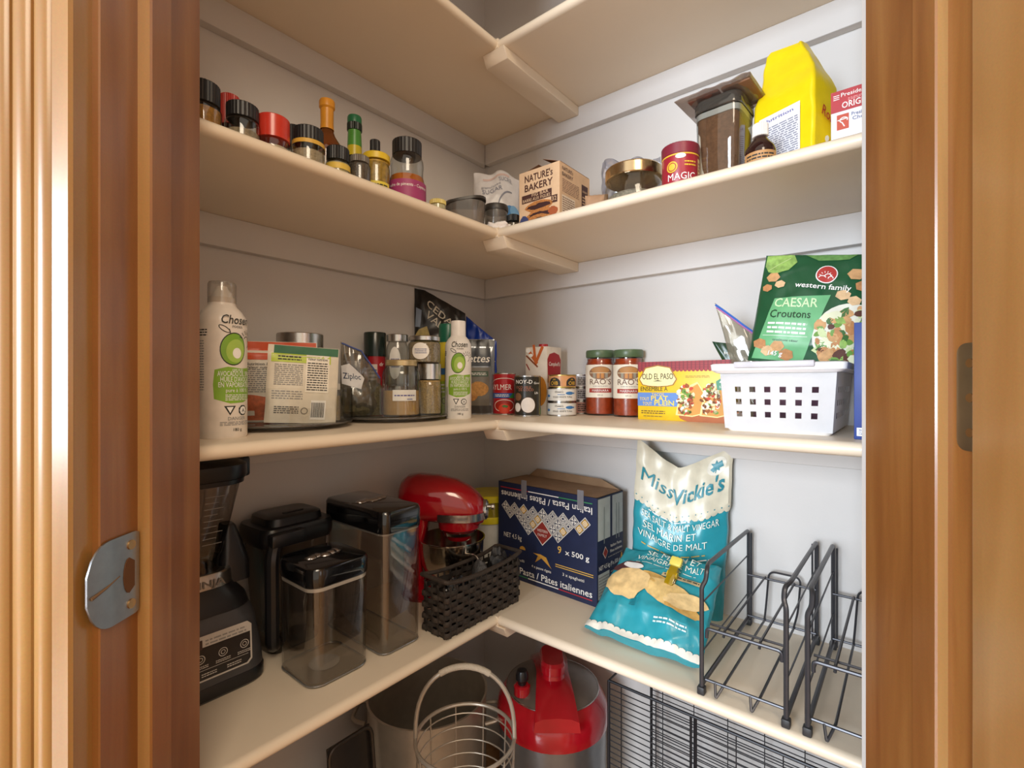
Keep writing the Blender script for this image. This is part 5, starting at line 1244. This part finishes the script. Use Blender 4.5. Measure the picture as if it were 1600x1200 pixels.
P.text('WESTERN', cx, cy+.002, .006, tl, w=.030, layer=7); P.text('FAMILY', cx, cy-.008, .006, tl, w=.026, layer=7)
P.text('NET 4.5 kg', -w*.33, h*.42, .011, tl, w=w*.20); P.text('9', w*.16, h*.40, .016, yp, layer=2, bold=.03); P.text('x 500 g', w*.325, h*.405, .011, WHITE, w=w*.22, bold=.03)
for yy in (.265, .285): P.line(w*.12, h*yy, w*.47, h*yy, .0018, yp, 2)
P.text('3 x spaghetti', w*.29, h*.195, .0065, tl, w=w*.2)
P.poly([(-.030, h*.33), (-.006, h*.30), (.024, h*.22), (.018, h*.25), (.008, h*.32), (-.008, h*.335)], M('#c9963c', .6), 2); P.poly([(-.024, h*.24), (-.005, h*.30), (-.016, h*.31)], M('#b5832e', .6), 2.5); P.text('4 x penne rigate', -.006, h*.18, .0062, tl, w=w*.2)
P.ell(-w*.22, h*.33, .009, .008, M('#c9963c', .6), 2, a0=0, a1=pi); P.text('2 x fusilli', -w*.27, h*.20, .006, tl, w=w*.14)
P.build(t, 'front_print')
P = Print(flat_right(w/2), .05); wtb = M('#b9bfbd', .55)
P.rect(-d*.47, h*.60, -d*.02, h*.985, wtb); P.rect(d*.06, h*.60, d*.47, h*.985, wtb)
for q_ in (-.26, .20, .30): P.rect(d*q_, h*.56, d*q_+.003, h*.90, M('#8a9494', .5), 2)
cx, cy, q = -d*.20, h*.47, .013; P.poly([(cx-q*.8, cy), (cx, cy-q), (cx+q*.8, cy), (cx, cy+q)], tl, 1); q = .0112; P.poly([(cx-q*.8, cy), (cx, cy-q), (cx+q*.8, cy), (cx, cy+q)], M('#8f2f28', .5), 2)
P.text('Italian Pasta', d*.20, h*.50, .0062, tl, w=d*.42); P.text('Pâtes italiennes', d*.20, h*.45, .0062, tl, w=d*.46); P.rows(-d*.1, h*.405, d*.45, h*.425, 1, GREY); P.text('NET 4.5 kg (9 x 500 g)', -.004, h*.325, .009, WHITE, w=d*.80); P.rect(-d*.46, h*.06, -d*.05, h*.29, wtb); P.rows(-d*.44, h*.08, -d*.07, h*.27, 7, GREY, 2); P.rows(.0, h*.08, d*.4, h*.28, 7, GREY, 1, 4); P.ell(d*.42, h*.36, .004, .010, M('#c9963c', .6), 2)
P.build(t, 'side_print')
for x_ in (-w*.20, w*.36): obj('tape', box(x_-.008, x_+.008, -d/2-.0026, -d/2-.002, h-.028, h+.012), GL('#d0d0d4', .5, .15, .35, '#c4c4cc'), t, label='clear sticky tape')
# ---- chip bags
teal = M('#2f97a6', .26, var=.06); cream2 = M('#dcd5bf', .35)
tealtxt = M('#2a8696', .4); chip = M('#d9b878', .6, var=.2, scale=90); chip2 = M('#c9a058', .6, var=.2, scale=90)
pc = onV(1054, .054); Yc = pc[1]
BG = Bag(.182, .325, .056, 71, nx=60, nz=84, wr=.010, wf=14, p=2.2, prof=lambda t: (min(1, (1-t)*2.0)**.55)*(.55+.45*min(1, t*4)), top=lambda x: .055*abs(x+.08)**1.2-.034-.006*x)
t = thing('chip_bag', 'upright teal and cream chip bag leaning against the wall', 'bag', c2(pc, ZL), 0); t.rotation_euler = (-.02, .05, face(pc)-.05)
obj('film', BG.bm(), teal, t, sharp=.5); P = Print(BG.fn, .006, lift=.0011)
hh = BG.h; P.rect(-.0915, hh*.66, .0915, hh*.999, cream2, 1)
for i in range(16): P.ell(-.086+.0115*i, hh*.66+.002*math.sin(i), .0068, .0085, cream2, 1.2, n=10)
for i in range(16): P.ell(-.086+.0115*i, hh*.672, .0012, .0012, tealtxt, 2, n=6)
P.text('Miss', -.048, hh*.775, .030, tealtxt, w=.062, rot=-.03, shear=.12, bold=.05); P.text("Vickie's", .030, hh*.765, .030, tealtxt, w=.095, rot=.06, shear=.15, bold=.05)
P.ell(.064, hh*.925, .017, .017, M('#ece8da', .4), 2, n=24); mp2 = []
for i in range(14): a = pi/2+2*pi*i/14; q = .012 if i % 2 == 0 else .006; mp2.append((.064+q*math.cos(a), hh*.925+q*math.sin(a)))
P.poly(mp2, tealtxt, 3); P.line(.064, hh*.925, .062, hh*.885, .0014, tealtxt, 3)
P.rows(-.06, hh*.625, .02, hh*.64, 1, WHITE, 2); P.text('SEA SALT & MALT VINEGAR', 0.0, hh*.575, .0135, M('#e8f0e6', .4), w=.145, bold=.02); P.text('SEL MARIN ET', -.018, hh*.515, .0135, M('#e8f0e6', .4), w=.100, bold=.02); P.text('VINAIGRE DE MALT', -.012, hh*.455, .0135, M('#e8f0e6', .4), w=.128, bold=.02); P.rows(-.07, hh*.405, .05, hh*.42, 1, M('#c9a858', .4), 2); P.rows(-.02, hh*.375, .06, hh*.39, 1, WHITE, 2, 4)
P.ell(-.055, hh*.27, .022, .016, M('#5a3a3a', .6), 2); P.ell(-.05, hh*.262, .018, .011, WHITE, 3); P.rect(.01, hh*.27, .06, hh*.30, M('#cbb58a', .5), 2); P.blobs(-.04, hh*.05, .06, hh*.2, 14, [chip, chip2], .018, .026, 2, 5)
P.build(t)
# front bag: folded shorter, lying back against the upright one
u0, u1 = .482, .690; p = W((u0+u1)/2, .254)
BG = Bag(.208, .190, .060, 73, nx=60, nz=64, wr=.011, wf=15, p=2.6, prof=lambda t: (min(1, (1-t)*3.0)**.6)*(.35+.65*min(1, t*4))**1.0, side=lambda t, s: 1.0-.10*t, bend=lambda t: 0.0)
t = thing('chip_bag', 'teal chip bag with chip picture lying folded in front', 'bag', (p[0], p[1], ZL+.018), 0); t.rotation_euler = (-.98, .0, AR+.02)
obj('film', BG.bm(), teal, t, sharp=.5); P = Print(BG.fn, .006, lift=.0011); hh = BG.h
P.text('SEL MARIN ET', .012, hh*.885, .0125, M('#e8f0e6', .4), w=.100, bold=.02); P.text('VINAIGRE DE MALT', .012, hh*.80, .0125, M('#e8f0e6', .4), w=.128, bold=.02); P.rows(-.05, hh*.755, .06, hh*.775, 1, M('#d0e0d8', .4), 2); P.rect(.005, hh*.66, .078, hh*.71, M('#cbb58a', .5), 2); P.rows(.010, hh*.67, .072, hh*.70, 1, INK, 3)
P.ell(-.062, hh*.69, .030, .014, M('#5a3436', .6), 1.5, rot=.15); P.ell(-.050, hh*.70, .022, .008, WHITE, 2, rot=-.1)
def chipsh(cx, cy, rx, ry, rot, m_, sd, ly): P.ell(cx, cy, rx, ry, m_, ly, n=22, rot=rot, jag=.07, seed=sd)
chipsh(-.045, hh*.49, .042, .031, .15, M('#e0bf86', .6, var=.2, scale=70), 1, 4); chipsh(.005, hh*.55, .036, .018, -.25, chip2, 2, 3); chipsh(.030, hh*.48, .045, .024, -.2, chip, 3, 3.5); chipsh(.060, hh*.45, .034, .016, .35, M('#e3c48c', .6, var=.2, scale=70), 4, 4.4); chipsh(.052, hh*.38, .036, .012, -.15, chip2, 5, 3.2)
P.rows(.02, hh*.18, .075, hh*.24, 2, M('#cfe4e4', .4), 2, 8); P.rows(-.032, hh*.28, -.018, hh*.36, 5, M('#1f6a78', .4), 2, 9)
P.rect(-.102, hh*.003, .102, hh*.045, M('#e2ded2', .4), 1.2)
for i in range(18): P.ell(-.097+.0114*i, hh*.046, .0062, .005, M('#e2ded2', .4), 1.3, n=8)
P.build(t)
# yellow bag clip
cp = onV(1046, .176); t = thing('bag_clip', 'translucent yellow bag clip pinching the chip bags', 'clip', (cp[0], cp[1], -.362), face(cp)); t.rotation_euler = (-.75, .10, AR)
yc = GL('#d8c020', .6, .06, .55, '#b89a10')
obj('clip_jaw', box(-.008, .008, -.012, -.006, -.002, .034, .0025), yc, t); obj('clip_jaw', box(-.008, .008, -.003, .003, -.002, .034, .0025), yc, t)
obj('clip_spring', xf(lathe([(0, -.009), (.006, -.009), (.006, .009), (0, .009)], 16), Matrix.Translation((0, -.005, .020)) @ Matrix.Rotation(pi/2, 4, 'Y')), M('#c9a512', .3), t)
obj('clip_grip', box(-.011, .011, -.014, -.004, .034, .052, .004), M('#e0d060', .35), t)
# ---- wire can racks
wire = M('#505055', .35, .6)
def make_rack(label, u0, v0):
    p = W(u0, v0); t = thing('wire_rack', label, 'rack', c2(p, ZL), AR, 'black wire can racks')
    D = .272; Wd = .112; H = .182                # local: x right, y: 0 = front post, +D = back
    for x_ in (0, Wd):
        s_ = 1 if x_ == 0 else -1
        b = tube(rnd_path([(x_, 0, .004), (x_, 0, .160), (x_+s_*.004, .006, .168), (x_+s_*.004, .012, .184), (x_, .03, .186), (x_, D, H), (x_, D, .004)], .012), .0034, 8)
        b = tube([(x_, .002, .014), (x_, D, .014)], .0034, 8, b)
        obj('side_frame', b, wire, t)
        b = nb()
        for z_ in (.062, .135): tube([(x_, .001, z_), (x_, D-.001, z_)], .0013, 6, b)
        tube([(x_+s_*.006, D-.004, .006), (x_+s_*.006, D-.004, H-.004)], .0016, 6, b)
        obj('side_wire', b, wire, t)
        for y_ in (0, D): obj('foot', box(x_-.0055, x_+.0055, y_-.006, y_+.006, 0, .012, .002), M('#2a2a2c', .5), t, label='black plastic foot')
    for z_, nm in ((.020, 'lower_tier'), (.098, 'upper_tier')):
        b = nb()
        if nm == 'upper_tier':
            tube(rnd_path([(.006, .004, z_-.014), (.006, .004, z_), (Wd-.006, .004, z_), (Wd-.006, .004, z_-.014)], .006), .0026, 8, b)
            tube([(.003, .030, z_-.004), (Wd-.003, .030, z_-.004)], .0018, 6, b)
        else: tube([(0, .006, z_), (Wd, .006, z_)], .0022, 8, b)
        tube([(0, D-.006, z_), (Wd, D-.006, z_)], .0022, 8, b)
        xs = (.030, .078)
        for x_ in xs:
            if nm == 'lower_tier': tube(rnd_path([(x_-.012, .005, z_), (x_-.008, -.006, z_-.016), (x_, .012, z_+.001), (x_, D-.004, z_+.001)], .004), .0019, 6, b)
            else: tube([(x_, .003, z_-.006), (x_, .010, z_+.001), (x_, D-.004, z_+.002)], .0019, 6, b)
        obj(nm, b, wire, t)
    obj('back_loop', tube(rnd_path([(.030, D-.010, .022), (.032, D-.006, .05), (.036, D-.002, .112), (.088, D-.002, .112), (.084, D-.006, .05), (.078, D-.010, .022)], .012), .0019, 6), wire, t)
    return t
make_rack('black wire can rack standing beside the teal chip bags', .703, .288)
make_rack('black wire can rack half hidden by the right door jamb', .840, .288)
# ================================================================ THINGS UNDER THE LOWER SHELF
p = atY(863, 1.055); t = thing('pressure_cooker', 'red electric pressure cooker with grey and red lid', 'cooker', c2(p, FLOOR), face(p)+.08)
r = .119; zl = -.672-FLOOR
obj('cooker_body', lathe([(0, 0), (r*.9, 0), (r*.95, .01), (r*.96, zl-.035), (0, zl-.035)], 48), M('#8f9092', .3, .8), t)
obj('lid_rim', lathe([(0, zl-.038), (r*.99, zl-.038), (r, zl-.03), (r, zl-.012), (r*.96, zl+.004), (r*.84, zl+.024), (r*.80, zl+.028), (0, zl+.03)], 48), M('#a5101e', .14, coat=.6), t, label='glossy red lid rim')
obj('lid_top', lathe([(r*.83, zl+.0262), (r*.80, zl+.030), (r*.6, zl+.040), (r*.3, zl+.047), (0, zl+.049)], 48), M('#7c746c', .3, .6), t, label='grey lid panel')
obj('lid_edge', tube([(r*.825*math.cos(2*pi*i/48), r*.825*math.sin(2*pi*i/48), zl+.0275) for i in range(48)], .0014, 6, closed=True), silver, t)
def lidz(y): 
    q = abs(y)/r; return zl+.049-.0225*q**2*1.35
b = nb(); rings = []
for i in range(21):
    y_ = -r*.99+2*r*.99*i/20; z_ = lidz(y_)
    rings.append([b.verts.new((x_*(1+.25*abs(y_)/r), y_, z_+dz-.004)) for x_, dz in ((-.036, -.012), (-.034, .008), (-.022, .014), (0, .016), (.022, .014), (.034, .008), (.036, -.012))])
for a, c in zip(rings, rings[1:]):
    for k in range(6): b.faces.new((a[k], a[k+1], c[k+1], c[k]))
    b.faces.new((a[6], a[0], c[0], c[6]))
b.faces.new(rings[0]); b.faces.new(rings[-1][::-1])
obj('lid_bridge', b, M('#a5101e', .14, coat=.6), t, label='red bridge across the lid')
obj('lid_handle', loft([(zl+.055, .048, .085, .02), (zl+.064, .046, .082, .02), (zl+.068, .052, .092, .024), (zl+.084, .052, .092, .024), (zl+.090, .044, .082, .02)], n=6), M('#a5101e', .14, coat=.6), t)
obj('valve_seat', lathe([(0, zl+.034), (.017, zl+.034), (.017, zl+.05), (.013, zl+.053), (0, zl+.053)], 24, cx=-.066, cy=-.045), M('#a5101e', .14, coat=.6), t)
obj('steam_valve', lathe([(0, zl+.053), (.008, zl+.053), (.009, zl+.06), (.013, zl+.064), (.013, zl+.074), (.010, zl+.082), (0, zl+.084)], 24, cx=-.066, cy=-.045), blackp, t, label='black steam valve')
P = Print(lambda x, y, o: (x, y, zl+.0405-.3*(math.hypot(x, y)-.06)+o), .02)
for yy in (.02, .045): P.poly([(.052, yy), (.068, yy-.003), (.070, yy+.008), (.054, yy+.010)], blackp, 2)
P.build(t, 'lid_marks')
p = W(.142, .335); t = thing('stock_pot', 'tall stainless stock pot without lid below the shelf', 'pot', c2(p, FLOOR), 0)
r = .125; h = -.655-FLOOR; steel = M('#bdb5a8', .42, .75)
obj('pot_body', lathe([(0, 0), (r*.96, 0), (r, .006), (r, h-.004), (r*1.02, h-.002), (r*1.02, h), (r*.985, h), (r*.98, h-.006), (r*.975, .01), (0, .008)], 56), steel, t)
for sg in (-1, 1): obj('handle', tube(rnd_path([(sg*r, -.035, h-.05), (sg*(r+.03), -.03, h-.045), (sg*(r+.03), .03, h-.045), (sg*r, .035, h-.05)], .015), .004, 8), steel, t)
p = atY(727, .835); t = thing('wire_egg_basket', 'tall round wire basket with arched handle', 'basket', c2(p, FLOOR), face(p)-.1)
r = .084; h = -.60-FLOOR; pw = M('#b9b0a2', .35, .6)
def ringp(rr_, z_, n=48): return [(rr_*math.cos(2*pi*i/n), rr_*math.sin(2*pi*i/n), z_) for i in range(n)]
obj('rim', tube(ringp(r, h), .0032, 8, closed=True), pw, t)
b = nb()
for k in range(14): tube(ringp(r*(.98-.012*k), h-.016-.024*k, 40), .0013, 6, b, closed=True)
for i in range(10):
    a = 2*pi*i/10; tube([(r*math.cos(a), r*math.sin(a), h), (r*.82*math.cos(a), r*.82*math.sin(a), .004), (0, 0, .004)], .0014, 6, b)
obj('wire_mesh', b, pw, t)
ha = [(r*math.cos(pi*i/24), -.006, h+.122*math.sin(pi*i/24)**.75) for i in range(25)]
obj('handle', tube(ha, .0036, 10), pw, t); obj('handle_wrap', tube(ha[8:17], .0052, 12), M('#b8ab98', .6, bump=.6, bscale=700), t, label='wrapped grip')
# wire crate under the right shelf
p = W(.515, .225); t = thing('wire_crate', 'black wire grid crate standing under the right shelf', 'crate', c2(p, FLOOR), AR)
cw, cdp, ch = .44, .19, -.545-FLOOR; bw = M('#26262a', .4, .5)
b = nb()
for x_ in (0, cw):
    for y_ in (0, cdp): tube([(x_, y_, 0), (x_, y_, ch)], .003, 8, b)
for z_ in (.006, ch):
    tube([(0, 0, z_), (cw, 0, z_), (cw, cdp, z_), (0, cdp, z_)], .0026, 8, b, closed=True)
for x_ in (.150, .158): tube([(x_, 0, 0), (x_, 0, ch)], .0022, 8, b)
obj('crate_frame', b, bw, t)
for y_ in (0, cdp):
    b = nb()
    for k in range(44): tube([(0, y_, .010+k*.0105), (cw, y_, .010+k*.0105)], .0010, 5, b)
    for k in range(7): tube([(.025+k*.065, y_, 0), (.025+k*.065, y_, ch)], .0010, 5, b)
    obj('wire_panel', b, bw, t)
b = nb()
for k in range(8): tube([(0, .01+k*.024, .006), (cw, .01+k*.024, .006)], .0012, 5, b)
obj('crate_floor', b, bw, t)
# dark pan and baking tray stored at the left
p = W(.20, .690); t = thing('frying_pan', 'black frying pan stored below the left shelf', 'pan', c2(p, FLOOR), AL)
zz = .36
obj('pan_body', lathe([(0, 0), (.10, 0), (.125, .05), (.128, .052), (.122, .052), (.098, .005), (0, .004)], 40), M('#161617', .3), t)
obj('handle', box(-.012, .012, -.27, -.118, .036, .050, .004), blackp, t)
p = W(.17, .515); t = thing('baking_tray', 'dark rectangular baking tray leaning below the left shelf', 'tray', c2(p, FLOOR), AL); t.rotation_euler = (-.12, 0, AL)
obj('tray_sheet', box(-.045, .045, 0, .004, 0, .36, .001), M('#3c3835', .35, .6), t); obj('tray_rim', tube(rnd_path([(-.045, -.004, .004), (-.045, -.004, .36), (.045, -.004, .36), (.045, -.004, .004)], .02), .004, 8), M('#4a4642', .3, .7), t)
